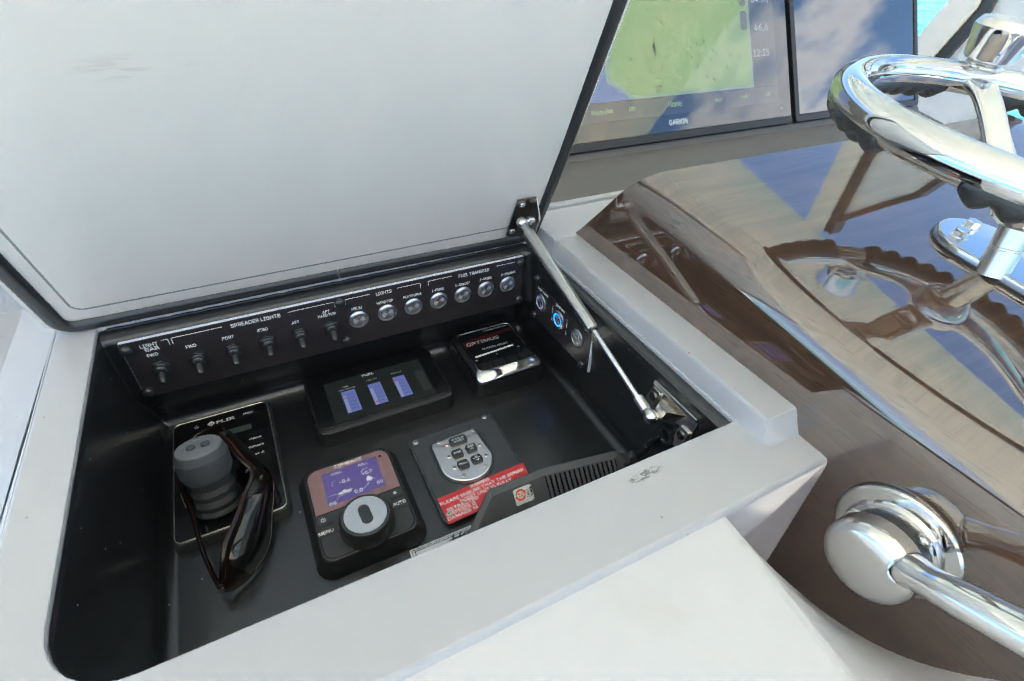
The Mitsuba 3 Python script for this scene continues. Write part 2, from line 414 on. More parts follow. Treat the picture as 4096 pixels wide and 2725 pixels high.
# ------------------------------------------------------------------ lid
LA = np.array([0, -.414, .9103])
ML = frame((0, -.078, .175), (1, 0, 0), LA)               # local x along the hinge, y up the lid, z towards the viewer
lid = thing('hatch_lid', 'open white hatch lid leaning over the storage tray', 'lid')
outl = lambda d, r: rr(.304 + d, .8485 - d, -.004 + d, .43, r, 8)
R = [up(rr(.2985, .8525, -.012, .436, .02, 8), -.030), up(rr(.2965, .8545, -.014, .438, .021, 8), -.022), up(rr(.2980, .8530, -.0125, .437, .02, 8), -.004), up(rr(.300, .851, -.011, .435, .02, 8), 0)]
part(lid, 'shell', put(loft(R), ML), 'gelcoat_lid', 30)
R = [up(rr(.3318, .8350, .0218, .42, .010, 8), z) for z in (.0002, .0008)] + [up(rr(.3322, .8346, .0222, .4196, .0097, 8), .0011)]
part(lid, 'inner_panel', put(loft(R), ML), 'gelcoat_lid', 30)
R = [up(rr(.3294, .8366, .0186, .4224, .012, 8), .0001), up(rr(.3295, .8365, .0187, .4223, .012, 8), .0003)]
part(lid, 'panel_joint', put(loft(R), ML), 'joint_grey', 30)
def gasket(pts):
    p = np.array(pts, float); n = len(p)
    t = np.gradient(p, axis=0); t /= np.linalg.norm(t, axis=1, keepdims=True)
    nx = np.c_[-t[:, 1], t[:, 0]]                          # inwards
    prof = [(-.0070, .0005), (-.0072, .003), (-.005, .0054), (-.0005, .0062), (.0030, .0054), (.0050, .0035), (.0066, .0018), (.0068, .0005)]
    return put(loft([np.array([(p[i, 0] + a * nx[i, 0], p[i, 1] + a * nx[i, 1], b) for a, b in prof]) for i in range(n)]), ML)
arcp = lambda cx, cy, r, a0, a1, n=8: [(cx + r * math.cos(math.radians(a)), cy + r * math.sin(math.radians(a))) for a in np.linspace(a0, a1, n)]
gl = [(.3120, .425), (.3120, .30), (.3120, .20), (.3120, .10), (.3120, .03), *arcp(.3265, .012, .0145, 180, 262), (.345, -.0030), (.45, -.0034), (.54, -.0036), (.5795, -.0038)]
gr = [(.5815, -.0034), (.62, -.0042), (.72, -.0055), (.80, -.0065), *arcp(.826, .008, .0145, 268, 352), (.8415, .05), (.842, .12), (.8395, .25), (.836, .425)]
part(lid, 'gasket', gasket(gl), 'rubber', 40); part(lid, 'gasket', gasket(gr), 'rubber', 40)
h = part(lid, 'hinge', rbox(.318, .356, -.074, -.062, .1625, .167, .004, .001), 'gelcoat', 30)
part(lid, 'hinge_screw', put(lathe([(.0035, 0), (.0034, .0008), (.002, .0012)], 20), at(.330, -.0685, .1668)), 'steel', 30)

# strut brackets and gas strut
def screw_head(r, hgt=.0012, n=24):
    return lathe([(r, 0), (r, hgt * .4), (r * .8, hgt * .85), (r * .45, hgt)], n)
def cross_slot(r, z):
    return cat(bar2(-r, 0, r, 0, r * .32, z), bar2(0, -r, 0, r, r * .32, z + .00005))
ub = thing('strut_bracket', 'small steel angle bracket screwed to the lid at its lower right corner', 'bracket')
plate = Polygon([(.7965, .008), (.8235, .003), (.8235, .0742), (.7975, .0742)])
part(ub, 'base_plate', put(extrude(plate, .0032, .0047), ML), 'steel_dark', False)
Mw = ML @ frame((.8235, 0, .0047), (0, 1, 0), (0, 0, 1))
web = Polygon([(.002, 0), (.0742, 0), (.058, .0205), (.002, .0225)])
part(ub, 'side_plate', put(extrude(web, -.0009, .0007), Mw), 'steel', False)
for sx, sy in ((.806, .0645), (.8035, .0165)):
    part(ub, 'screw', put(screw_head(.0042, .0022), ML @ at(sx, sy, .0047)), 'chrome', 30)
TB = np.array([.8025, -.1165, .2128]); BB = np.array([.805, -.392, .128])
part(ub, 'ball_stud', put(lathe([(.0035, 0), (.0035, .008), (.0058, .0082), (.0058, .0125), (.004, .013), (.004, .017)], 16), align(TB, TB + np.array([.02, .0015, 0]))), 'chrome', 30)

st = thing('gas_strut', 'brushed steel gas strut propping the open lid above the tray', 'gas strut')
d = (BB - TB); L = np.linalg.norm(d); MS = align(TB, BB)
part(st, 'ball_socket', put(lathe([(.0001, -.0072), (.0040, -.0060), (.0066, -.0030), (.0072, 0), (.0066, .0032), (.0052, .0052), (.0046, .006), (.0046, .0185), (.0043, .019)], 32), MS), 'steel', 30)
part(st, 'cylinder', put(lathe([(.0040, .0178), (.0062, .0182), (.0069, .0195), (.0069, .1480), (.0066, .1485), (.0066, .1493), (.0069, .1498), (.0069, .172), (.0064, .1745), (.0052, .1755)], 40), MS), 'steel', 30)
part(st, 'rod_seal', put(lathe([(.0050, .1750), (.0048, .1772), (.0036, .1775)], 24), MS), 'rubber', 30)
part(st, 'rod', put(lathe([(.0031, .17), (.0031, L - .022)], 32), MS), 'chrome', 30)
part(st, 'ball_socket', put(lathe([(.0045, L - .0245), (.0052, L - .024), (.0053, L - .0085), (.0046, L - .0075), (.0048, L - .0062), (.0068, L - .0035), (.0074, L), (.0066, L + .0036), (.0042, L + .0063), (.0001, L + .0074)], 32), MS), 'chrome', 30)

lbk = thing('strut_bracket', 'chrome bracket with two screws on the right wall of the tray', 'bracket')
MI = frame((.8350 - .30 * .147, 0, .147 - .954 * .147), (0, -1, 0), (.30, 0, .954))    # the bracket leans out from the right wall: local x = -y, y = up
body = [(.362, .1200), (.366, .1440), (.371, .1475), (.424, .1430), (.427, .139), (.4265, .1030), (.4150, .1035), (.4115, .124), (.385, .1165), (.379, .113), (.364, .1135)]
part(lbk, 'base_plate', put(extrude(Polygon(body), 0, .0035), MI), 'steel_bright', False)
part(lbk, 'top_flange', put(rbox(.366, .427, .1405, .1455, .003, .0095, .001, .0008), MI), 'steel_bright', 30)
part(lbk, 'arm', put(loft([np.array(q) for q in ([(.3800, .139, .0036), (.4130, .137, .0036), (.4030, .118, .0036), (.3840, .117, .0036)], [(.388, .134, .017), (.401, .133, .017), (.399, .122, .017), (.388, .122, .017)])]), MI), 'steel_bright', False)
for sx, sy in ((.3715, .1285), (.4195, .119)):
    b = part(lbk, 'screw_seat', put(rbox(sx - .0068, sx + .0068, sy - .0085, sy + .0085, .0034, .0062, .003, .0012), MI), 'steel_bright', 30)
    part(b, 'screw', put(screw_head(.0046, .002), MI @ at(sx, sy, .0062)), 'steel_dark', 30)
    part(b, 'slot', put(cross_slot(.0032, .0081), MI @ at(sx, sy, 0, .3)), 'print_black', False)
part(lbk, 'ball_stud', put(cat(lathe([(.0036, .004), (.0036, .02)], 16), hexnut(.0058, .009, .0155)), align(BB, np.array([.826, -.3935, .1275]))), 'chrome', 30)

# ------------------------------------------------------------------ switch panel on the back wall
MB = frame((0, -.0968, 0), (1, 0, 0), (0, 0, 1))           # local x = x, y = z, z towards the viewer
sp = thing('switch_panel', 'long black engraved panel of toggles and push buttons on the back wall of the tray', 'switch panel')
part(sp, 'core', put(rbox(.3530, .8165, .0795, .1546, 0, .0030, .0012, .0002), MB), 'core_white', 30)
part(sp, 'face', put(rbox(.3534, .8161, .0799, .1537, .0031, .0038, .0010, .0003), MB), 'laminate', 30)
ZF = .0038
def words(parent, M, items, z=ZF, m='print_white', bold=True):
    for s, x0, x1, y, h in items:
        part(parent, 'lettering', put(text(s, x0, x1, y, h, z, bold), M), m, False)
words(sp, MB, [('LIGHT', .3697, .3858, .1437, .0043), ('BAR', .3727, .3855, .1385, .0043), ('FWD', .3722, .3822, .1313, .0037), ('FWD', .4080, .4182, .1313, .0037),
               ('PORT', .4434, .4555, .1313, .0037), ('STBD', .4794, .4905, .1313, .0037), ('AFT', .5160, .5246, .1311, .0037), ('AFT', .5514, .5598, .1360, .0037), ('HARDTOP', .5456, .5660, .1312, .0037),
               ('SPREADER LIGHTS', .4557, .5070, .1445, .0047), ('LIGHTS', .6158, .6352, .1441, .0045), ('FUEL TRANSFER', .7228, .7660, .1436, .0045),
               ('HELM', .5848, .5970, .1312, .0037), ('HARDTOP', .6153, .6357, .1312, .0037), ('PLATFORM', .6482, .6716, .1311, .0037), ('1-PRIME', .6860, .7024, .1312, .0037),
               ('1-ON/OFF', .7178, .7383, .1309, .0037), ('2-PRIME', .7524, .7700, .1312, .0037), ('2-ON/OFF', .7836, .8048, .1314, .0037)])
for q in ([(.3895, .1484), (.3957, .1484), (.3957, .1408)], [(.3988, .1408), (.3988, .1484), (.4475, .1484)], [(.5152, .1484), (.5667, .1484), (.5667, .1412)],
          [(.5790, .1412), (.5790, .1484), (.6082, .1484)], [(.6424, .1484), (.6714, .1484), (.6714, .1408)], [(.6819, .1408), (.6819, .1484), (.7138, .1484)], [(.7764, .1484), (.8034, .1484)]):
    part(sp, 'bracket_line', put(cat(*[bar2(*a, *b, .0007, ZF + .00004 * i) for i, (a, b) in enumerate(zip(q[:-1], q[1:]))]), MB), 'print_white', False)
for x, y in ((.3580, .1459), (.3583, .0886), (.5727, .1468), (.5722, .0912), (.8112, .1468), (.8118, .0886)):
    part(sp, 'screw_cap', put(lathe([(.0058, 0), (.0064, .001), (.0062, .0035), (.005, .0054), (.003, .0064), (.0008, .0068)], 28), MB @ at(x, y, ZF)), 'rubber', 40)
rng = np.random.default_rng(5)
for i, x in enumerate((.3795, .4152, .4508, .4868, .5222, .5575)):
    M = MB @ at(x, .1163, ZF)
    t = part(sp, 'toggle_switch', put(lathe([(.0074, .0030), (.0076, .0052), (.0062, .0060), (.0062, .0066), (.0068, .0073), (.0066, .0094), (.0052, .0104), (.0046, .0122)], 32), M), 'rubber', 30)
    part(t, 'nut', put(hexnut(.0096, 0, .0034), M @ at(0, 0, 0, .2 + i * .5)), 'black_satin', 20)
    tip = np.array([rng.uniform(-.0006, .0006), -.0066, .0235])
    part(t, 'lever', put(lathe([(.0036, 0), (.0038, .004), (.0037, .0100), (.0035, .0125), (.0026, .0146), (.0010, .0155)], 24), M @ align(np.array([0, -.0005, .0085]), tip)), 'rubber', 30)

def spun_disc(r0, r1, z, n=72):
    """brushed disc with polar uv, so that its highlights fan out"""
    a = np.linspace(0, 2 * math.pi, n + 1)
    v, uv, f = [], [], []
    for j, r in enumerate((r0, (r0 + r1) / 2, r1)):
        for k in range(n + 1):
            v.append((r * math.cos(a[k]), r * math.sin(a[k]), z)); uv.append((a[k], j * .5))
    m = n + 1
    for j in range(2):
        for k in range(n):
            q = j * m + k; f += [(q, q + m, q + m + 1), (q, q + m + 1, q + 1)]
    return TM(v, f), np.array(uv)
def push_button(parent, M, lamp=None, r=.0119):
    k = r / .0119
    b = part(parent, 'push_button', put(lathe([(.0119 * k, 0), (.0121 * k, .0006), (.0119 * k, .0012), (.0098 * k, .0026), (.0086 * k, .0027), (.0084 * k, .0022), (.0083 * k, .0012)], 48), M), 'steel_button', 30)
    part(b, 'gap', put(lathe([(.0084 * k, .0008), (.0083 * k, .0014)], 40), M), 'black_satin', 30)
    disc, uv = spun_disc(.0001, .0074 * k, .0022)
    part(b, 'actuator', put(cat(lathe([(.0074 * k, .001), (.0076 * k, .0019), (.0074 * k, .00215)], 40)), M), 'steel_button', 30)
    part(b, 'spun_face', put(disc, M), 'steel_spun', False, uv=uv)
    if lamp:
        part(b, 'ring_light', put(arc2(0, 0, .0079 * k, .0014 * k, 0, 359.99, .0016, .0009, 60), M), 'black_gloss', False, emitter=glow(lamp))
for x in (.5910, .6265, .6603, .6942, .7280, .7610, .7938):
    push_button(sp, MB @ at(x, .1165, ZF, rng.uniform(0, 3)))

# ------------------------------------------------------------------ ignition panel on the right wall
ip = thing('ignition_panel', 'small black engraved panel with a glowing blue ring button on the right wall', 'ignition panel')
MJ = frame((.8340, 0, 0), (0, -1, 0), (0, 0, 1)) @ at(.181, .099, 0, .03) @ at(-.181, -.099)
part(ip, 'core', put(rbox(.1125, .2515, .0610, .1385, -.0020, .0013, .0010, .0002), MJ), 'core_white', 30)
part(ip, 'face', put(rbox(.1122, .2496, .0614, .1372, .0014, .0019, .0008, .0003), MJ), 'laminate', 30)
for (x, y), lamp in (((.1295, .0955), (.25, .33, .62)), ((.1765, .0958), (.0, 1.1, 5.5)), ((.2215, .0955), None)):
    push_button(ip, MJ @ at(x, y, .0019), lamp, .0128)
for x, y in ((.1195, .1290), (.1160, .0680), (.2420, .1280), (.2400, .0672)):
    part(ip, 'screw_cap', put(lathe([(.0058, 0), (.0064, .001), (.0062, .0035), (.005, .0054), (.003, .0064), (.0008, .0068)], 28), MJ @ at(x, y, .0019)), 'rubber', 40)
words(ip, MJ, [('SHUT DOWN', .1188, .1462, .1120, .0034), ('IGNITION', .1668, .1884, .1125, .0036)], z=.0019)
part(ip, 'bracket_line', put(bar2(.127, .1290, .2300, .1290, .0007, .0019), MJ), 'print_white', False)
Mv = lambda x, y: MJ @ at(x, y, 0, -math.pi / 2)
part(ip, 'lettering', put(text('1-STOP', 0, .0125, 0, .0022, .0019), Mv(.1590, .1075)), 'print_white', False)
part(ip, 'lettering', put(text('GO', 0, .0060, 0, .0022, .0019), Mv(.1590, .0900)), 'print_white', False)
part(ip, 'lettering', put(text('2-STOP', 0, .0125, 0, .0022, .0019), Mv(.1945, .1075)), 'print_white', False)
part(ip, 'lettering', put(text('GO', 0, .0060, 0, .0022, .0019), Mv(.1945, .0900)), 'print_white', False)

# ------------------------------------------------------------------ thermal camera controller with joystick
cc = thing('camera_controller', 'black panel with a thick joystick, leftmost device on the tray floor', 'controller')
part(cc, 'housing', rbox(.3565, .4655, -.2560, -.0800, .0005, .0135, .009, .003, .0015), 'black_matte', 30)
part(cc, 'trim', ringframe(.3580, .4640, -.2545, -.0815, .0012, .0130, .0146, .0085), 'silver_trim', 30)
part(cc, 'face', rbox(.3594, .4626, -.2531, -.0829, .0130, .0142, .0075, .0003), 'black_gloss', 30)
part(cc, 'lcd', rbox(.4095, .4420, -.1245, -.1150, .0141, .01435, .0003, .0001), 'lcd_off', 30)
for y0, y1 in ((-.0990, -.0845), (-.1330, -.1262), (-.1462, -.1345), (-.1595, -.1475), (-.1715, -.1607)):
    part(cc, 'key', rbox(.4290, .4618, y0, y1, .0141, .01445, .0005, .0002), 'black_gloss', 30)
for y0, y1 in ((-.1462, -.1345), (-.1595, -.1475), (-.1715, -.1607)):
    part(cc, 'key', rbox(.3602, .380, y0, y1, .0141, .01445, .0005, .0002), 'black_gloss', 30)
words(cc, np.eye(4), [('Menu', .4350, .4464, -.0966, .0026), ('Home', .4376, .4505, -.1432, .0028), ('Camera', .4356, .4518, -.1562, .0028), ('User 3', .4340, .4508, -.1690, .0028)], .01446, bold=True)
part(cc, 'lettering', text('FLIR', .4050, .4250, -.0990, .0046, .01425, True), 'print_white', False)
dm = lambda r: Polygon([(.3993 - r, -.0962), (.3993, -.0962 + r), (.3993 + r, -.0962), (.3993, -.0962 - r)])
cuts = sbox(.3993, -.0995, .4040, -.0955).difference(sbox(.4, -.094, .401, -.092))
lg = dm(.0042).difference(dm(.0022)).difference(affinity.rotate(sbox(.3985, -.0915, .4001, -.0890), 0)).union(dm(.0009))
for gpoly in getattr(lg, 'geoms', [lg]):
    part(cc, 'emblem', extrude(gpoly, .01425, .0145), 'print_white', False)
part(cc, 'power_symbol', cat(arc2(.3836, -.0950, .0020, .0005, 130, 410, .01425), bar2(.3836, -.0950, .3836, -.0925, .0005, .0143)), 'print_white', False)
MK = align(np.array([.401, -.2225, .0142]), np.array([.4014, -.2015, .0857]))
j = part(cc, 'joystick', put(lathe([(.0212, .0385), (.0225, .040), (.0238, .045), (.0241, .0625), (.0236, .0635), (.0232, .0645), (.0226, .0680), (.0213, .0705)], 64), MK), 'grey_knob_dark', 30)
ribs = []
for k in range(96):
    a = 2 * math.pi * k / 96
    m = trimesh.creation.box((.0007, .00065, .0165)); m.apply_translation((.0240, 0, .0535)); m.apply_transform(trimesh.transformations.rotation_matrix(a, (0, 0, 1))); ribs.append(m)
part(j, 'knurling', put(cat(*ribs), MK), 'grey_knob_dark', False)
part(j, 'cap', put(lathe([(.0213, .0690), (.0214, .0715), (.0206, .0727), (.0150, .0731), (.0143, .0724), (.0001, .0724)], 64), MK), 'grey_knob', 25)
for x in (-.0060, .0068):
    part(j, 'thumb_button', put(lathe([(.0041, .0722), (.0041, .0743), (.0034, .0753), (.0001, .0755)], 32), MK @ at(.001, x, 0)), 'grey_knob_dark', 30)
part(j, 'boot', lathe([(.0232, 0), (.0234, .002), (.0212, .0045), (.0200, .0055), (.0215, .0085), (.0219, .0115), (.0196, .0155), (.0190, .0170), (.0204, .0205), (.0206, .0235), (.0185, .0275), (.0180, .029), (.0196, .033), (.0200, .0395)], 48).apply_transform(MK), 'rubber_soft', 30)

# ------------------------------------------------------------------ sunglasses
sg = thing('sunglasses', 'dark tortoiseshell wraparound sunglasses lying round the joystick', 'sunglasses')
lowc = smooth_path([(.3990, -.3215, .012), (.4057, -.3190, .006), (.4176, -.3126, .005), (.4306, -.3006, .005), (.4402, -.284, .006), (.4478, -.2560, .014), (.4530, -.2420, .022), (.4560, -.2330, .030),
                    (.4555, -.2210, .028), (.4492, -.1972, .020), (.4386, -.1693, .018), (.4255, -.1418, .020), (.413, -.122, .026)], 90)
upc = smooth_path([(.3985, -.3190, .024), (.4040, -.3140, .036), (.4078, -.3040, .044), (.4125, -.2930, .0465), (.4190, -.2800, .047), (.4258, -.2640, .047), (.4330, -.2440, .046), (.4385, -.2330, .0475),
                   (.4400, -.2220, .050), (.4345, -.2135, .055), (.4283, -.1993, .056), (.4220, -.1800, .055), (.4135, -.1600, .053)], 90)
def sheet(lo, hi, bulge, thick, nv=14):
    """curved strip between two curves, with thickness"""
    t = np.linspace(0, 1, nv)[None, :, None]
    mid = lo[:, None] * (1 - t) + hi[:, None] * t
    tan = np.gradient((lo + hi) / 2, axis=0); nrm = np.cross(tan, hi - lo); nrm /= np.linalg.norm(nrm, axis=1, keepdims=True)
    mid = mid + nrm[:, None] * (bulge * np.sin(np.pi * t))
    A, B = mid + nrm[:, None] * thick / 2, mid - nrm[:, None] * thick / 2
    R = [np.vstack([A[i], B[i][::-1]]) for i in range(len(lo))]
    return loft(R)
lerp = lambda a, b, k: a * (1 - k) + b * k
fr = part(sg, 'frame', tube(upc, np.linspace(.0024, .0020, 90), 12, sx=1.3), 'tortoise', 40)
part(sg, 'lower_rim', tube(lowc, .0014, 10), 'tortoise', 40)
part(sg, 'upper_rim_edge', tube(upc[8:44] + np.array([-.0012, .0, .0016]), .0010, 10), 'tortoise_red', 40, label='reddish upper edge of the frame')
part(sg, 'brow_piece', sheet(lerp(lowc, upc, .86)[:44], lerp(lowc, upc, 1.0)[:44], .0008, .0022), 'tortoise', 40)
part(sg, 'brow_piece', sheet(lerp(lowc, upc, .72)[52:], lerp(lowc, upc, 1.0)[52:], .0008, .0022), 'tortoise_red', 40)
part(sg, 'lens', sheet(lerp(lowc, upc, .03)[9:42], lerp(lowc, upc, .90)[9:42], .0055, .0018), 'lens', 40)
part(sg, 'lens', sheet(lerp(lowc, upc, .03)[54:86], lerp(lowc, upc, .76)[54:86], .0045, .0018), 'lens', 40)
part(sg, 'end_piece', sheet(lerp(lowc, upc, .0)[:12], lerp(lowc, upc, 1.0)[:12], .0015, .0035), 'tortoise', 40)
part(sg, 'bridge', sheet(lerp(lowc, upc, .25)[40:56], lerp(lowc, upc, 1.0)[40:56], .0015, .0032), 'tortoise', 40)
for q, a in (((.4368, -.2200, .0480), .6), ((.4470, -.2300, .0420), .9)):
    pd = trimesh.creation.icosphere(3, 1.0); pd.apply_scale((.0030, .0016, .0058)); pd.apply_transform(trimesh.transformations.rotation_matrix(a, (0, 0, 1))); pd.apply_transform(trimesh.transformations.rotation_matrix(.7, (1, 0, 0))); pd.apply_translation(q)
    part(sg, 'nose_pad', pd, 'clear_tip', 40)
tp = smooth_path([(.3965, -.3220, .019), (.3925, -.3080, .027), (.3880, -.2890, .031), (.3830, -.2560, .034), (.3795, -.2340, .036), (.3738, -.2060, .036), (.3722, -.1863, .033), (.3735, -.1690, .028)], 50)
part(sg, 'temple', tube(tp, np.interp(np.linspace(0, 1, 50), [0, .5, .75, 1], [.0022, .0021, .0031, .0024]), 12, sx=1.7), 'tortoise', 40)
part(sg, 'temple_tip', tube(tp[30:37] + np.array([-.0018, 0, -.002]), .0022, 10), 'clear_tip', 40)
tp2 = smooth_path([(.4125, -.122, .030), (.4010, -.1180, .026), (.3860, -.1190, .022), (.3790, -.1500, .020)], 30)
part(sg, 'temple', tube(tp2, .0019, 10, sx=1.6), 'tortoise', 40)
part(sg, 'hinge', put(cat(lathe([(.0018, 0), (.0018, .0085)], 12), put(rbox(-.0015, .0015, -.0035, .0035, 0, .005, .0005, .0004), at(.0005, .003, .002))), at(.3978, -.3195, .016)), 'gold', 30)

# ------------------------------------------------------------------ fuel monitor
fm = thing('fuel_monitor', 'black tablet display showing three blue fuel gauges under the switch panel', 'display')
part(fm, 'housing', rbox(.5105, .6835, -.1790, -.0675, .0005, .0218, .013, .004, .001), 'black_satin', 30)
part(fm, 'glass', rbox(.5140, .6800, -.1705, -.0705, .0210, .0223, .010, .0005), 'screen_glass', 30)
part(fm, 'lower_lip', rbox(.5150, .6790, -.1775, -.1722, .0205, .0222, .002, .0008), 'black_matte', 30)
part(fm, 'screen', extrude(sbox(.5335, -.1675, .6618, -.0915), .02232, .02236), 'black_gloss', False, emitter=glow((.010, .013, .012)))
for (x0, x1), cut in (((.5507, .5683), .03), ((.5850, .6016), .012), ((.6180, .6340), .02)):
    gq = part(fm, 'gauge', extrude(sbox(x0, -.1562, x1, -.1155), .0224, .02245), 'black_gloss', False, emitter=glow((.11, .145, .36)))
    part(gq, 'pale_bar', extrude(sbox(x0 + .0008, -.1555, x0 + .0048, -.1240), .02246, .0225), 'black_gloss', False, emitter=glow((.20, .24, .42)))
    for k in range(5):
        part(gq, 'scale_mark', extrude(sbox(x0 + .006, -.1500 + k * .0065, x1 - .003, -.1496 + k * .0065), .02247, .0225), 'print_black', False)
    part(gq, 'level_mark', extrude(sbox(x0 - .0012, -.1290 + (.006 if x0 > .6 else -.022 if x0 > .58 else 0), x0 + .0055, -.1280 + (.006 if x0 > .6 else -.022 if x0 > .58 else 0)), .02252, .0226), 'label_red', False)
gq = part(fm, 'gauge', extrude(sbox(.6480, -.1562, .6595, -.1155), .0224, .02245), 'black_gloss', False, emitter=glow((.022, .026, .024)))
words(fm, np.eye(4), [('FUEL', .5830, .5985, -.0975, .0040)], .0224, 'core_white')
words(fm, np.eye(4), [('FWD', .5550, .5620, -.1085, .0024), ('1590 GALLONS', .5490, .5700, -.1130, .0020), ('PORT AFT', .5860, .6000, -.1085, .0022), ('STBD AFT', .6190, .6330, -.1085, .0022)], .0224, 'print_grey')

# ------------------------------------------------------------------ steering display
sd = thing('steering_display', 'square black display with a chrome bezel in the back right corner of the tray', 'display')
part(sd, 'housing', rbox(.7155, .8165, -.1790, -.0700, .0005, .0240, .010, .003, .002), 'black_satin', 30)
def bez(d, z, e=0.0):
    q = rr(.7158 + d, .8162 - d, -.1790 + d + e, -.0702 - d, .012 - d * .5); return up(q, z)
part(sd, 'bezel', loft([bez(0, .0235), bez(.0004, .0262, .0006), bez(.0022, .0292, .0020), bez(.0055, .0322, .0040), bez(.0075, .0336, .0052), bez(.0085, .0337, .0056), bez(.0090, .0332, .0056), bez(.0092, .0322, .0056)]), 'chrome', 40)
part(sd, 'face', rbox(.7252, .8068, -.1640, -.0796, .0322, .0330, .003, .0003), 'screen_glass', 30)
part(sd, 'red_band', extrude(Polygon([(.7262, -.1115), (.7262, -.0965), (.8050, -.0900), (.8055, -.0965), (.790, -.0990), (.770, -.1040), (.750, -.1085)]), .03305, .03315), 'maroon', False)
words(sd, np.eye(4), [('OPTIMUS', .7295, .7800, -.1085, .0062)], .0334, 'print_grey', True)
words(sd, np.eye(4), [('POWER STEERING', .765, .803, -.0858, .0026), ('RUDDER ANGLE', .7470, .7860, -.1240, .0036), ('35', .7270, .7310, -.1425, .0026), ('0', .7600, .7618, -.1405, .0026), ('35', .7935, .7975, -.1385, .0026)], .0334, 'print_grey')
part(sd, 'rudder_bar', extrude(Polygon([(.7305, -.1360), (.7905, -.1320), (.7908, -.1288), (.7305, -.1326)]), .03342, .0336), 'print_white', False)
for k in range(4):
    part(sd, 'key', rbox(.7290 + k * .0195, .7460 + k * .0195, -.1620, -.1500, .0329, .0334, .002, .0003), 'black_satin', 30)

# ------------------------------------------------------------------ trim control
tc = thing('trim_control', 'trim control unit with a purple screen and a chrome capped dial', 'control unit')
def barrel(d, z, n=6):
    q = rr(.4845 + d, .5795 - d, -.3395 + d, -.2235 - d, .011 - d * .4, n); out = q.copy()
    yy = (q[:, 1] + .2815) / .058; xx = (q[:, 0] - .532) / .0475
    out[:, 0] += xx * .0028 * (1 - yy ** 2); out[:, 1] += np.where(yy > 0, 1, .6) * np.sign(yy) * .0045 * (1 - xx ** 2) * np.abs(yy)
    return up(out, z)
part(tc, 'housing', loft([barrel(-.0075, .0005), barrel(-.0070, .006), barrel(-.004, .0125), barrel(-.0008, .0178), barrel(.0008, .0196), barrel(.0022, .0200), barrel(.0032, .0196), barrel(.0035, .0188)]), 'black_satin', 40)
part(tc, 'face', loft([barrel(.0036, .0180), barrel(.0037, .0192), barrel(.0041, .0195)]), 'black_matte', 30)
face2 = Polygon(barrel(.0044, 0)[:, :2])
pur = face2.intersection(sbox(.4, -.2840, .7, -.1))
part(tc, 'display_window', extrude(pur, .0193, .0198), 'purple_face', False)
scr = Polygon([(.5018, -.2782), (.5624, -.2762), (.5630, -.2332), (.5028, -.2345)])
part(tc, 'screen', extrude(scr, .01982, .01986), 'black_gloss', False, emitter=glow((.095, .070, .24)))
words(tc, np.eye(4), [('ZIPWAKE', .5172, .5482, -.2310, .0040)], .0199, bold=True)
words(tc, np.eye(4), [('PITCH', .5122, .5232, -.2398, .0024), ('ROLL', .5422, .5524, -.2396, .0024), ('-0.4', .5180, .5296, -.2545, .0042), ('+0.7', .5430, .5542, -.2532, .0042), ('0.0', .5302, .5388, -.2735, .0044), ('00', .5030, .5100, -.2778, .0036), ('00', .5545, .5615, -.2715, .0036)], .0199)
ship = Polygon([(.5135, -.2680), (.5150, -.2660), (.5185, -.2655), (.5195, -.2635), (.5225, -.2635), (.5235, -.2650), (.5290, -.2650), (.5275, -.2680)])
part(tc, 'boat_symbol', extrude(ship, .0199, .02), 'print_white', False)
part(tc, 'boat_symbol', extrude(Polygon([(.5453, -.2630), (.5460, -.2590), (.5470, -.2585), (.5480, -.2560), (.5492, -.2560), (.5500, -.2585), (.5515, -.2590), (.5520, -.2630)]), .0199, .02), 'print_white', False)
part(tc, 'screen_line', cat(bar2(.5035, -.2660, .5300, -.2655, .0003, .0199), bar2(.5120, -.2735, .5130, -.2700, .0003, .0199), bar2(.5130, -.2700, .5270, -.2690, .0003, .01992), bar2(.5390, -.2720, .5530, -.2610, .0003, .0199), bar2(.5530, -.2610, .5545, -.2640, .0003, .01992), arc2(.5150, -.2520, .0045, .0003, 100, 215, .0199), arc2(.5480, -.2500, .0050, .0003, 60, 180, .0199)), 'print_white', False)
for y in (-.2846, -.3100):
    gl_ = face2.intersection(sbox(.4, y - .0005, .7, y))
    part(tc, 'face_joint', extrude(gl_, .0194, .0197), 'black_gloss', False)
for x0, x1, yy in ((.4855, .5020, -.2980), (.5620, .5775, -.2962)):
    part(tc, 'rocker_key', rbox(x0, x1, yy - .0022, yy + .0022, .0190, .0200, .0021, .0005), 'black_satin', 30)
words(tc, np.eye(4), [('MENU', .4862, .5005, -.3080, .0036), ('AUTO', .5622, .5755, -.3060, .0036)], .0196, bold=True)
part(tc, 'power_symbol', cat(arc2(.4936, -.2912, .0021, .0006, 130, 410, .0196), bar2(.4936, -.2912, .4936, -.2885, .0006, .01965)), 'print_white', False)
part(tc, 'status_light', put(lathe([(.0017, .0194), (.0017, .0198), (.001, .01985)], 20), at(.5682, -.2900)), 'print_white', 30)
part(tc, 'light_sensor', put(lathe([(.0018, .0194), (.0018, .0199)], 20), at(.5674, -.2350)), 'black_gloss', 30)
MD = at(.5325, -.3172, .0195)
t = np.arange(72) * 2 * math.pi / 72
def scal(r, z, a=0.0):
    q = r * (1 + a * np.cos(24 * t)); return np.c_[q * np.cos(t), q * np.sin(t), np.full(72, z)]
dl = part(tc, 'dial', put(loft([scal(.0255, 0), scal(.0268, .002, .012), scal(.0270, .012, .014), scal(.0258, .0172, .008), scal(.0235, .0198), scal(.0212, .0203)]), MD), 'rubber', 30)
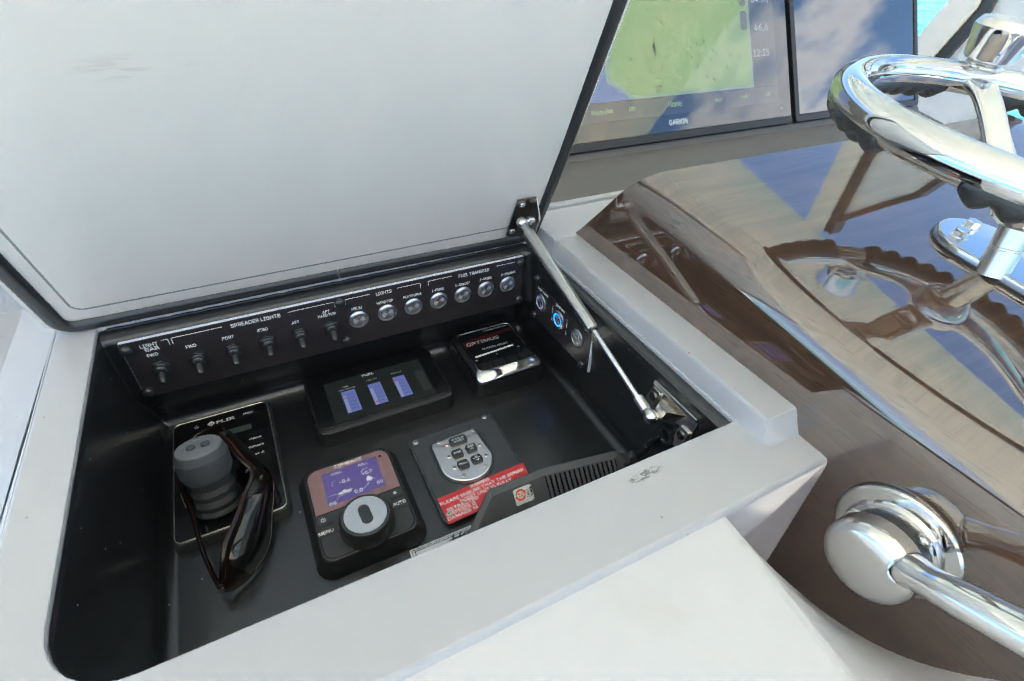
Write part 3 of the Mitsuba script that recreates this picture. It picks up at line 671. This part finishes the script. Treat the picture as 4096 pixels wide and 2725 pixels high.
capm = Point(0, 0).buffer(.0207, 48).difference(affinity.scale(Point(0, 0).buffer(.0056, 24), 1, 1).union(sbox(-.0056, -.0062, .0056, .0062)).union(Point(0, .0062).buffer(.0056, 24)).union(Point(0, -.0062).buffer(.0056, 24)))
part(dl, 'chrome_cap', put(extrude(capm, .0190, .0212), MD @ at(0, 0, 0, .08)), 'chrome', 30)
part(dl, 'finger_slot', put(lathe([(.0001, .0150), (.0053, .0172), (.0056, .0190)], 32).apply_scale((1, 2.05, 1)), MD @ at(0, 0, 0, .08)), 'black_satin', 30)
part(dl, 'slot_toggle', put(rbox(-.0035, .0035, -.0085, .0085, .0155, .0195, .003, .002), MD @ at(0, 0, 0, .08)), 'rubber', 30)

# ------------------------------------------------------------------ engine keypad plate
ek = thing('engine_keypad', 'grey plate carrying a chrome keypad with five black keys', 'keypad')
part(ek, 'mounting_plate', rbox(.6055, .7165, -.3395, -.2132, .0005, .0062, .006, .001), 'grey_plate', 30)
part(ek, 'plate_groove', ringframe(.6072, .7148, -.3378, -.2149, .0008, .0056, .00645, .0055), 'black_satin', 30)
for x, y in ((.6136, -.2215), (.7062, -.2180), (.6136, -.3310)):
    k = part(ek, 'plate_screw', put(screw_head(.0034, .0016), at(x, y, .0062)), 'steel', 30)
    part(k, 'socket', put(lathe([(.0013, 0), (.0013, .0019)], 6), at(x, y, .0062)), 'steel_dark', False)
def shield(d, z):
    q = [(.6870 - d, -.2310 - d - 0), (.6305 + d, -.2335 - d)]
    p = []
    for cx, cy, r, a0, a1 in ((.6805, -.2375, .0062, 10, 92), (.6322, -.2400, .0062, 92, 178), ):
        for a in np.linspace(a0, a1, 8): p.append((cx + (r - d) * math.cos(math.radians(a)), cy + (r - d) * math.sin(math.radians(a))))
    for a in np.linspace(172, 372, 32): p.append((.6575 + (.0325 - d) * math.cos(math.radians(a)), -.2735 + (.0310 - d) * math.sin(math.radians(a))))
    return up(np.array(p), z)
part(ek, 'chrome_plate', loft([shield(-.0005, .0060), shield(0, .0075), shield(.0005, .0092), shield(.0016, .0103), shield(.0030, .0106)]), 'chrome', 35)
part(ek, 'plate_gasket', loft([shield(-.0012, .0060), shield(-.0012, .0070), shield(0, .0072)]), 'rubber', 30)
for i, (x, y) in enumerate(((.6378, -.2365), (.6822, -.2352), (.6738, -.2925), (.6466, -.2940))):
    k = part(ek, 'screw', put(screw_head(.0025, .0010), at(x, y, .0105)), 'steel', 30)
    part(k, 'slot', put(cross_slot(.0016, .0112), at(x, y, 0, .4 + i)), 'print_black', False)
for x, y, w, hh, tx in ((.6594, -.2446, .0215, .0128, [('STATION', -.0075, .0075, .0008, .0022), ('ACTIVE', -.0065, .0065, -.0030, .0022)]), (.6690, -.2620, .0132, .0120, [('SVM', -.0035, .0035, .0022, .0020)]),
                        (.6512, -.2630, .0132, .0125, [('SYNC', -.0046, .0046, -.0008, .0024)]), (.6684, -.2800, .0132, .0120, [('N', -.0012, .0012, .0022, .0020)]), (.6513, -.2806, .0132, .0125, [('TROLL', -.0054, .0054, -.0008, .0024)])):
    k = part(ek, 'key', rbox(x - w / 2, x + w / 2, y - hh / 2, y + hh / 2, .0104, .0137, .0032, .0012), 'rubber', 30)
    for s, a, b, yy, hcap in tx:
        part(k, 'lettering', text(s, x + a, x + b, y + yy, hcap, .0137, True), 'print_white', False)
    if len(tx) == 1 and tx[0][0] in ('SVM', 'N'):
        v = 1 if tx[0][0] == 'SVM' else -1
        part(k, 'arrow_symbol', cat(bar2(x - .0045, y + .0010, x + .0045, y + .0010, .0007, .0137), bar2(x - .0022, y - .0022 - v * .0009, x, y - .0022 + v * .0009, .0007, .0137), bar2(x, y - .0022 + v * .0009, x + .0022, y - .0022 - v * .0009, .0007, .01372)), 'print_white', False)
for i, (x, y) in enumerate(((.6446, -.2444), (.6408, -.2620), (.6408, -.2795), (.6808, -.2605), (.6806, -.2786))):
    k = part(ek, 'lamp', put(lathe([(.0023, .0104), (.0023, .0116), (.0018, .0120), (.0014, .0116)], 24), at(x, y)), 'steel', 30)
    part(k, 'lens', put(lathe([(.0014, .0112), (.0012, .0119), (.0004, .0123)], 20), at(x, y)), 'red_led' if i == 0 else 'grey_plate', 30)

wl = thing('warning_label', 'red warning sticker with white capital letters below the keypad', 'label')
MR = at(.609, -.3425, .0064, .0)
redp = Polygon([(.6090, -.3425), (.7142, -.3378), (.7163, -.3034), (.6088, -.3080)])
part(wl, 'sticker', extrude(redp, .0066, .0070), 'label_red', False)
MT = at(.609, -.3425, 0, .042)
words(wl, MT, [('WARNING:', .0395, .0640, .0300, .0040), ('PLEASE ENSURE THAT THE SONAR', .0012, .1048, .0240, .0040), ('HOIST UNIT IS FULLY', .0225, .0860, .0182, .0040), ('RETRACTED', .0052, .0420, .0138, .0040), ('SPEEDS O', .0083, .0360, .0088, .0040), ('DAMAGE M', .0012, .0360, .0036, .0040)], .0070)

npl = thing('name_plate', 'silver name plate with black script at the front edge of the tray floor', 'label')
part(npl, 'plate', rbox(.5630, .7050, -.3790, -.3495, .0003, .0009, .0006, .0002), 'silver_label', 30)
part(npl, 'border', extrude(sbox(.5648, -.3775, .7032, -.3512).difference(sbox(.5654, -.3770, .7026, -.3517)), .0009, .0011), 'print_black', False)
part(npl, 'border', extrude(sbox(.5676, -.3755, .7000, -.3530).difference(sbox(.5684, -.3748, .6992, -.3537)), .0009, .0011), 'print_black', False)
lt = text('Hatt', .6050, .6360, -.3605, .0080, .0011, True, 0); lt.vertices[:, 0] += (lt.vertices[:, 1] + .3605) * .45
part(npl, 'lettering', lt, 'print_black', False)
part(npl, 'lettering', cat(bar2(.6035, -.3570, .6375, -.3570, .0009, .00136)), 'print_black', False)

# ------------------------------------------------------------------ handset
hs = thing('handset', 'black ribbed corded handset lying along the front edge of the tray', 'handset')
def hsec(x, y1, top, wid, zb=.004):
    """section of the handset: narrow flat top, then a long face sloping down towards the viewer"""
    k = wid / .046
    p = [(y1, zb), (y1 + .001, top - .006), (y1 - .0012, top - .0008), (y1 - .003, top), (y1 - .0105, top - .0004), (y1 - .0125, top - .0025), (y1 - .0125 - .026 * k, top - .0025 - .031 * k), (y1 - .0165 - .026 * k, zb)]
    return np.array([(x, y, z) for y, z in p])
hb = [hsec(.6200, -.3705, .0300, .016), hsec(.6208, -.3698, .0312, .018), hsec(.6490, -.3492, .0503, .044), hsec(.6520, -.3483, .0513, .046), hsec(.700, -.3483, .0513, .046), hsec(.708, -.3497, .0540, .046), hsec(.750, -.3552, .0533, .046), hsec(.792, -.3610, .0522, .046), hsec(.799, -.3622, .0508, .044), hsec(.803, -.3640, .047, .038)]
part(hs, 'body', loft(hb), 'handset_plastic', 32)
gtop = lambda x: .0540 - (x - .708) * .0214
gy = lambda x: -.3497 - (x - .708) * .1345
gpt = lambda x, k, o: (x, gy(x) - .0117 - .026 * k - .766 * o, gtop(x) - .0015 - .031 * k + .643 * o)
part(hs, 'grip_bed', loft([np.array([gpt(x, 0, .0006), gpt(x, .35, .0006), gpt(x, .95, .0006), gpt(x, .95, -.004), gpt(x, 0, -.004)]) for x in np.linspace(.7095, .7905, 5)]), 'void_black', 30)
for k in range(15):
    x = .7120 + k * .0054
    part(hs, 'grip_rib', tube(np.array([gpt(x, kk, .0012) for kk in (-.03, .02, .3, .6, .93)]), np.array([.0008, .00175, .00175, .00175, .0017]), 10), 'handset_plastic', 40)
Mst = frame((0.6725, -0.3711, 0.0365), (1, 0, 0), (0, 0.6426, 0.7662))
stk = part(hs, 'sticker', put(rbox(0, .0208, 0, 0.0168, .0003, .0009, .0016, .0002), Mst), 'print_white', 30, label='white sticker with an orange ring emblem')
part(stk, 'emblem', put(cat(arc2(.0070, .0098, .0050, .0018, 25, 165, .0010), arc2(.0070, .0098, .0050, .0018, 205, 345, .0010), extrude(Polygon([(.0105, .0112), (.0140, .0125), (.0120, .0088)]), .0010, .0012), extrude(Polygon([(.0035, .0084), (.0000, .0071), (.0020, .0108)]), .0010, .0012)), Mst), 'print_orange', False)
part(stk, 'lettering', put(text('10', -.0023, .0023, -.0023, .0046, .0010, True), Mst @ at(.0070, .0098, 0, math.pi / 2)), 'print_orange', False)
part(stk, 'lettering', put(cat(text('2019', 0, .0085, 0, .0028, .0010), bar2(-.004, -.0035 + .0005, .014, -.003, .0003, .0010)), Mst @ at(.0165, .0045, 0, math.pi / 2)), 'print_black', False)
def cjk(strokes):
    return cat(*[bar2(*q, .00032, .0010 + .00003 * i) for i, q in enumerate(strokes)])
nian = cjk([(.0006, .0026, .0011, .0032), (.0008, .0026, .0027, .0026), (.0008, .0017, .0025, .0017), (.0008, .0026, .0008, .0010), (.0002, .0010, .0030, .0010), (.0017, .0026, .0017, .0000)])
zhi = cjk([(.0002, .0024, .0017, .0024), (.0002, .0017, .0018, .0017), (.0010, .0031, .0010, .0000), (.0003, .0012, .0017, .0012), (.0003, .0012, .0003, .0003), (.0017, .0012, .0017, .0003), (.0022, .0028, .0022, .0010), (.0029, .0031, .0029, .0001)])
zao = cjk([(.0012, .0026, .0028, .0026), (.0020, .0032, .0020, .0019), (.0010, .0019, .0030, .0019), (.0014, .0014, .0027, .0014), (.0014, .0014, .0014, .0007), (.0027, .0014, .0027, .0007), (.0014, .0007, .0027, .0007), (.0003, .0029, .0007, .0025), (.0002, .0018, .0008, .0018), (.0008, .0018, .0006, .0005), (.0002, .0001, .0030, .0001)])
for i, m in enumerate((nian, zhi, zao)):
    part(stk, 'lettering', put(m, Mst @ at(.0205, .0045 + i * .0033, 0, math.pi / 2)), 'print_black', False)
pl = part(hs, 'cord_collar', put(cat(rbox(-.008, .008, -.007, .007, 0, .010, .002, .001), hexnut(.0085, .010, .019)), align(np.array([.800, -.3715, .037]), np.array([.83, -.3725, .041]))), 'black_matte', 30)
rel = np.linspace(.818, .846, 34)
cordp = smooth_path([(.812, -.3720, .040), (.822, -.3728, .043), (.829, -.3745, .050), (.8315, -.3780, .064), (.8300, -.3880, .083), (.8285, -.3935, .0925)], 60)
part(hs, 'strain_relief', tube(cordp[:26], .0062 - .0028 * np.linspace(0, 1, 26) + .0011 * np.sin(np.arange(26) * 2.2), 16), 'rubber', 30)
part(hs, 'cord', tube(cordp[20:], .0031, 16), 'rubber', 40)
gr_ = thing('cable_grommet', 'round black rubber grommet where the handset cord enters the tray wall', 'grommet')
part(gr_, 'ring', put(lathe([(.012, 0), (.0122, .003), (.0105, .0075), (.0078, .0085), (.0058, .007), (.0052, .003)], 36), frame((.8362, -.3955, .0935), (0, -1, 0), (0, 0, 1)) @ at(0, 0)), 'rubber', 40)

# ------------------------------------------------------------------ wooden steering pod
pod = thing('steering_pod', 'glossy dark walnut steering pod to the right of the console', 'pod')
ztop = lambda y: .28 + .139 * (y + .35)
RZ, RX = .034, .038
drop = [(.8855, None), (.8862, None), (.8864, None)]
def podring(t):
    """outline of the pod; t runs from the near end to the slanted rear cut"""
    pts = [(.8805, 'z', -.45), (.8805, 'z', .10), (.8806, 'z', .1862), (.8810, 'z', .1999), (.8816, 'z', .212), (.8826, 'z', .226)]
    for q in range(15):
        a = math.pi / 2 * q / 14
        pts.append((.8836 + RX * (1 - math.cos(a)), 't', RZ * (1 - math.sin(a))))
    pts += [(x, 't', 0.0) for x in np.linspace(.955, 1.57, 14)] + [(1.61, 't', .002), (1.62, 't', .005), (1.62, 'z', -.45)]
    out = []
    for x, kind, v in pts:
        y = -.3
        for _ in range(12):
            z = v if kind == 'z' else ztop(y) - v
            y = -.86 * (1 - t) + t * (-.114 - max(z - .177, 0) * .882)
        out.append((x, y, z))
    return np.array(out)
pr_ = [podring(t) for t in np.r_[np.linspace(0, .9, 14), np.linspace(.93, .997, 6)]]
last = podring(1.0); cen = last[6:30].mean(0)
tuck = last.copy(); tuck[:, 1] += .0016; tuck[:, 2] -= np.where(last[:, 2] > .19, .0022, 0); tuck[:, 0] += np.where(last[:, 0] < .93, .0020, 0)
pm = loft(pr_ + [podring(.9985), tuck])
part(pod, 'body', pm, 'walnut', 32)

# ------------------------------------------------------------------ steering wheel and column
WC = np.array([1.097, -.467, .384]); WN = np.array([.037, -.112, 1.0]); WN /= np.linalg.norm(WN)
wu = np.cross([0, 1, 0], WN); wu /= np.linalg.norm(wu); MW = frame(WC, wu, np.cross(WN, wu))
WR = .165
sw = thing('steering_wheel', 'polished chrome steering wheel with scalloped black finger grips', 'steering wheel')
def rimsweep(prof, a0, a1, n, closed=False, mod=None):
    R = []
    for a in np.linspace(a0, a1, n, endpoint=not closed):
        k = 1 if mod is None else mod(a)
        q = np.array([((WR + r * 1.0) * math.cos(a), (WR + r) * math.sin(a), z if z > -.008 else -.008 + (z + .008) * k) for r, z in prof])
        R.append(q)
    if closed: return loft(R + [R[0]], False, False)
    return loft(R)
cp = [(.0142 * math.cos(t_), .0142 * math.sin(t_)) for t_ in np.linspace(0, 2 * math.pi, 33)[:-1]]
part(sw, 'rim', put(rimsweep(cp, 0, 2 * math.pi, 160, True), MW), 'chrome', True)
gp = [(.0126 * math.cos(t_), -.0085 + .0122 * math.sin(t_) if math.sin(t_) < .3 else -.005) for t_ in np.linspace(0, 2 * math.pi, 25)[:-1]]
SP = [math.radians(a) for a in (53, 176, 299)]
for a in SP:
    a0, a1 = a + .17, a + 2 * math.pi / 3 - .17
    mod = lambda t_, a0=a0, a1=a1: .62 + .55 * abs(math.sin((t_ - a0) / (a1 - a0) * math.pi * 14))
    part(sw, 'finger_grip', put(rimsweep(gp, a0, a1, 90, False, mod), MW), 'rubber', 50)
HW = np.array([1.1165, -.4635, .3265]); HL = (np.linalg.inv(MW) @ np.r_[HW, 1])[:3]
for a in SP:
    r0 = np.array([WR * math.cos(a), WR * math.sin(a), 0]); h0 = HL + np.array([.02 * math.cos(a), .02 * math.sin(a), .004])
    q = smooth_path([r0, lerp(r0, h0, .28) + (0, 0, .004), lerp(r0, h0, .62) + (0, 0, -.004), h0], 24)
    R = []
    tn = np.array([-math.sin(a), math.cos(a), 0])
    for i, c in enumerate(q):
        w = np.interp(i / 23, [0, .15, .5, 1], [.020, .0135, .0125, .016]); th = np.interp(i / 23, [0, .3, 1], [.011, .008, .008])
        tg = np.gradient(q, axis=0)[i]; tg /= np.linalg.norm(tg); nn = np.cross(tg, tn)
        R.append(np.array([c + tn * w * math.copysign(abs(math.cos(t_)) ** .6, math.cos(t_)) + nn * th * .6 * math.copysign(abs(math.sin(t_)) ** .6, math.sin(t_)) for t_ in np.linspace(0, 2 * math.pi, 25)[:-1]]))
    part(sw, 'spoke', put(loft(R), MW), 'chrome', 50)
part(sw, 'hub', put(lathe([(.013, -.022), (.020, -.018), (.0255, -.008), (.027, .001), (.024, .009), (.012, .014), (.0001, .015)], 40), MW @ at(*HL)), 'chrome', 40)
ka = math.radians(53)
kb = part(sw, 'spinner_knob', put(lathe([(.0160, .0120), (.0175, .0138), (.0165, .0152), (.0145, .0160), (.0160, .0170), (.0195, .0182), (.0210, .0198), (.0272, .0430), (.0276, .0465), (.0240, .0530), (.0205, .0540), (.0198, .0535), (.0001, .0540)], 56), MW @ at(WR * math.cos(ka), WR * math.sin(ka))), 'chrome', 35)

cl = thing('steering_column', 'steel steering column rising from a bolted oval plate on the pod', 'steering column')
MP = frame((1.14, -.475, .28 + .139 * (-.475 + .35)), (1, 0, 0), (0, 1, .139))
def stad(d, z):
    q = rr(-.043 + d, .043 - d, -.085 + d, .076 - d, .043 - d, 14); return up(q, z)
part(cl, 'base_plate', put(loft([stad(0, .0004), stad(0, .006), stad(.001, .0078), stad(.003, .0085)]), MP), 'chrome', 30)
part(cl, 'plate_gasket', put(loft([stad(-.0015, .0002), stad(-.0015, .0022)]), MP), 'rubber', 30)
for x, y in ((-.018, .050), (.012, .056), (.030, .02), (-.03, -.06)):
    part(cl, 'bolt', put(cat(hexnut(.0068, .0085, .0150), lathe([(.0085, .0082), (.0085, .0094)], 24)), MP @ at(x, y, 0, .4)), 'chrome', 20)
base = np.array([1.103, -.4735, .262])
part(cl, 'shaft', put(lathe([(.0128, 0), (.0128, .024), (.0124, .0245), (.0124, .0262), (.0128, .0267), (.0128, np.linalg.norm(HW - base) - .012)], 48), align(base, HW)), 'steel', 30)

# ------------------------------------------------------------------ control lever on the pod side
cv = thing('control_lever', 'polished chrome control lever on the walnut side below the wheel', 'lever')
ax = np.array([-.995, -.06, .04]); fc = np.array([.8803, -.585, .1455])
MF = align(fc, fc + ax)
part(cv, 'flange', put(lathe([(.0430, 0), (.0438, .0015), (.0436, .0035), (.0420, .0050), (.0340, .0062), (.0330, .0085), (.0318, .0100), (.0290, .0108), (.0275, .0112)], 72), MF), 'chrome', 30)
part(cv, 'flange_gasket', put(lathe([(.0446, -.0005), (.0446, .0009)], 72), MF), 'rubber', 30)
part(cv, 'neck', put(lathe([(.0272, .009), (.0268, .0235)], 48), MF), 'black_satin', 30)
for a in (62, 175, 300):
    part(cv, 'bolt', put(lathe([(.0050, 0), (.0052, .002), (.0044, .0042), (.0022, .0054), (.0001, .0056)], 28), MF @ at(.0285 * math.cos(math.radians(a)), .0285 * math.sin(math.radians(a)), .0104)), 'chrome', 40)
part(cv, 'hub', put(lathe([(.0255, .0225), (.0305, .0232), (.0318, .0248), (.0318, .0350), (.0310, .0395), (.0285, .0435), (.0235, .0462), (.0150, .0477), (.0001, .0485)], 72), MF), 'chrome', 30)
ap = smooth_path([(.8470, -.606, .1640), (.8430, -.616, .1710), (.8395, -.640, .1845), (.8380, -.700, .2110), (.8370, -.780, .2440)], 40)
part(cv, 'arm', tube(ap, np.interp(np.linspace(0, 1, 40), [0, .08, .2, .93, .97, 1], [.0150, .0122, .0136, .0150, .0135, .006]), 28, sx=.85), 'chrome', True)

# ------------------------------------------------------------------ dashboard and monitors
db = thing('dashboard', 'dark grey dashboard below the chart display', 'dashboard')
dp = [(-.033, .12), (-.033, .170), (.02, .184), (.085, .196), (.092, .205), (.105, .205), (.33, .60), (.45, .60), (.9, .02), (.9, -.4), (-.033, -.4)]
part(db, 'moulding', loft([np.array([(x, y, z) for y, z in dp]) for x in (.30, .9, 1.5, 1.96)]), 'dash_grey', 25)
tl = math.atan(.53); MM = frame((0, .1005, .2085), (1, 0, 0), (0, math.sin(tl), math.cos(tl)))
def monitor(name, label, x0, x1, y1=.40, glass='monitor_glass'):
    m = thing(name, label, 'display')
    part(m, 'housing', put(rbox(x0, x1, -.006, y1, -.03, .012, .006, .003), MM), 'dash_dark', 30)
    part(m, 'glass', put(rbox(x0 + .004, x1 - .004, .0085, y1 - .004, .0119, .0128, .004, .0004), MM), glass, 30)
    return m
m1 = monitor('chart_display', 'large lit chart display showing a green sea chart, behind the lid', .925, 1.528, glass='chart_glass')
ZG = .0129
part(m1, 'lower_edge', put(rbox(.926, 1.527, -.0055, .0068, .0121, .0135, .002, .0006), MM), 'dash_dark', 30)
chart = Polygon([(.95, .0985), (1.00, .0965), (1.45, .0985), (1.45, .38), (.95, .38)])
sx0, sx1 = .965, 1.428
green = Polygon([(1.140, .0690), (1.122, .0850), (1.102, .0960), (1.0925, .1022), (1.094, .124), (1.103, .145), (1.1127, .164), (1.122, .185), (1.129, .20), (1.135, .26), (1.14, .37), (sx1, .37), (sx1, .0680), (1.2, .0680)])
part(m1, 'chart_water', put(extrude(sbox(sx0, 0.0682, sx1, .37).difference(green.buffer(.004)), ZG, ZG + .0002), MM), 'black_gloss', False, emitter=glow((.09, .15, .36)))
part(m1, 'chart_shallows', put(extrude(green.buffer(.004).difference(green.buffer(-.004)).intersection(sbox(sx0, 0.0682, sx1, .37)), ZG, ZG + .0003), MM), 'black_gloss', False, emitter=glow((.20, .30, .26)))
part(m1, 'chart_area', put(extrude(green.buffer(-.0042), ZG, ZG + .0002), MM), 'black_gloss', False, emitter=glow((.20, .33, .12)))
part(m1, 'data_column', put(extrude(sbox(sx1 + .0008, 0.0682, 1.492, .37), ZG, ZG + .0002), MM), 'bar_grey', False)
part(m1, 'menu_bar', put(extrude(sbox(sx0, .0370, 1.4915, .0672), ZG, ZG + .0002), MM), 'bar_grey', False)
ZT = ZG + .0003
words(m1, MM, [('Waypoints', 1.050, 1.095, .0500, .0068), ('Info', 1.128, 1.142, .0500, .0066), ('Home', 1.2142, 1.2447, .0490, .0100), ('Menu', 1.326, 1.343, .0500, .0060), ('Mark', 1.392, 1.407, .0500, .0060), ('SOS', 1.456, 1.469, .0500, .0060)], ZT, 'print_green')
words(m1, MM, [('GARMIN', 1.2117, 1.2544, .0190, .0088)], ZG, 'print_white', True)
words(m1, MM, [('54.5ft', 1.4352, 1.480, .216, .012), ('46.6', 1.4383, 1.4752, .167, .012), ('12:35', 1.4314, 1.474, .1225, .012)], ZT, 'print_grey', True)
part(m1, 'power_dot', put(lathe([(.0026, 0), (.0026, .0004)], 16), MM @ at(1.497, .0245, ZG)), 'print_grey', False)
rg = np.random.default_rng(11)
for k in range(64):
    x, y = rg.uniform(1.10, 1.40), rg.uniform(.078, .29)
    if not green.buffer(-.01).contains(Point(x, y)): continue
    part(m1, 'sounding', put(text(str(rg.integers(4, 9)), x, x + .0038, y, .0055, ZT), MM), 'chart_ink', False)
words(m1, MM, [('200ft', 1.1895, 1.2050, .0810, .0062)], ZT, 'print_black')
trk = smooth_path(np.array([(.028,-.018)]) + np.array([(1.168, .167), (1.152, .165), (1.145, .150), (1.152, .138), (1.165, .130), (1.185, .125), (1.205, .121), (1.180, .118), (1.160, .118), (1.185, .112), (1.203, .103)]), 80)
part(m1, 'track_line', put(cat(*[bar2(*trk[i], *trk[i + 1], .0007, ZT + .00002 * (i % 2)) for i in range(0, 79, 2)], *[bar2(1.199 + i * .003, .138 - i * .0034, 1.2008 + i * .003, .136 - i * .0034, .0007, ZT) for i in range(9)], bar2(1.189, .0775, 1.207, .0775, .0012, ZT)), MM), 'print_black', False)
part(m1, 'boat_marker', put(extrude(Polygon([(1.197, .158), (1.200, .152), (1.200, .139), (1.194, .139), (1.194, .152)]), ZT, ZT + .0003), MM), 'print_black', False)
for yy in (.186, .226):
    part(m1, 'zoom_key', put(rbox(1.405, 1.420, yy - .016, yy + .016, ZT, ZT + .0004, .005, .0002), MM), 'dash_grey', 30)
part(m1, 'cover_glass', put(TM([(.930, .008, .0150), (1.523, .008, .0150), (1.523, .395, .0150), (.930, .395, .0150)], [(0, 1, 2), (0, 2, 3)]), MM), 'window_glass', False)
m2 = monitor('second_display', 'dark second display mirroring the sky, right of the chart display', 1.538, 1.945, .40)
part(m2, 'bezel', put(ringframe(1.5365, 1.9465, -.006, .402, .012, .008, .0150, .006), MM), 'black_satin', 30)
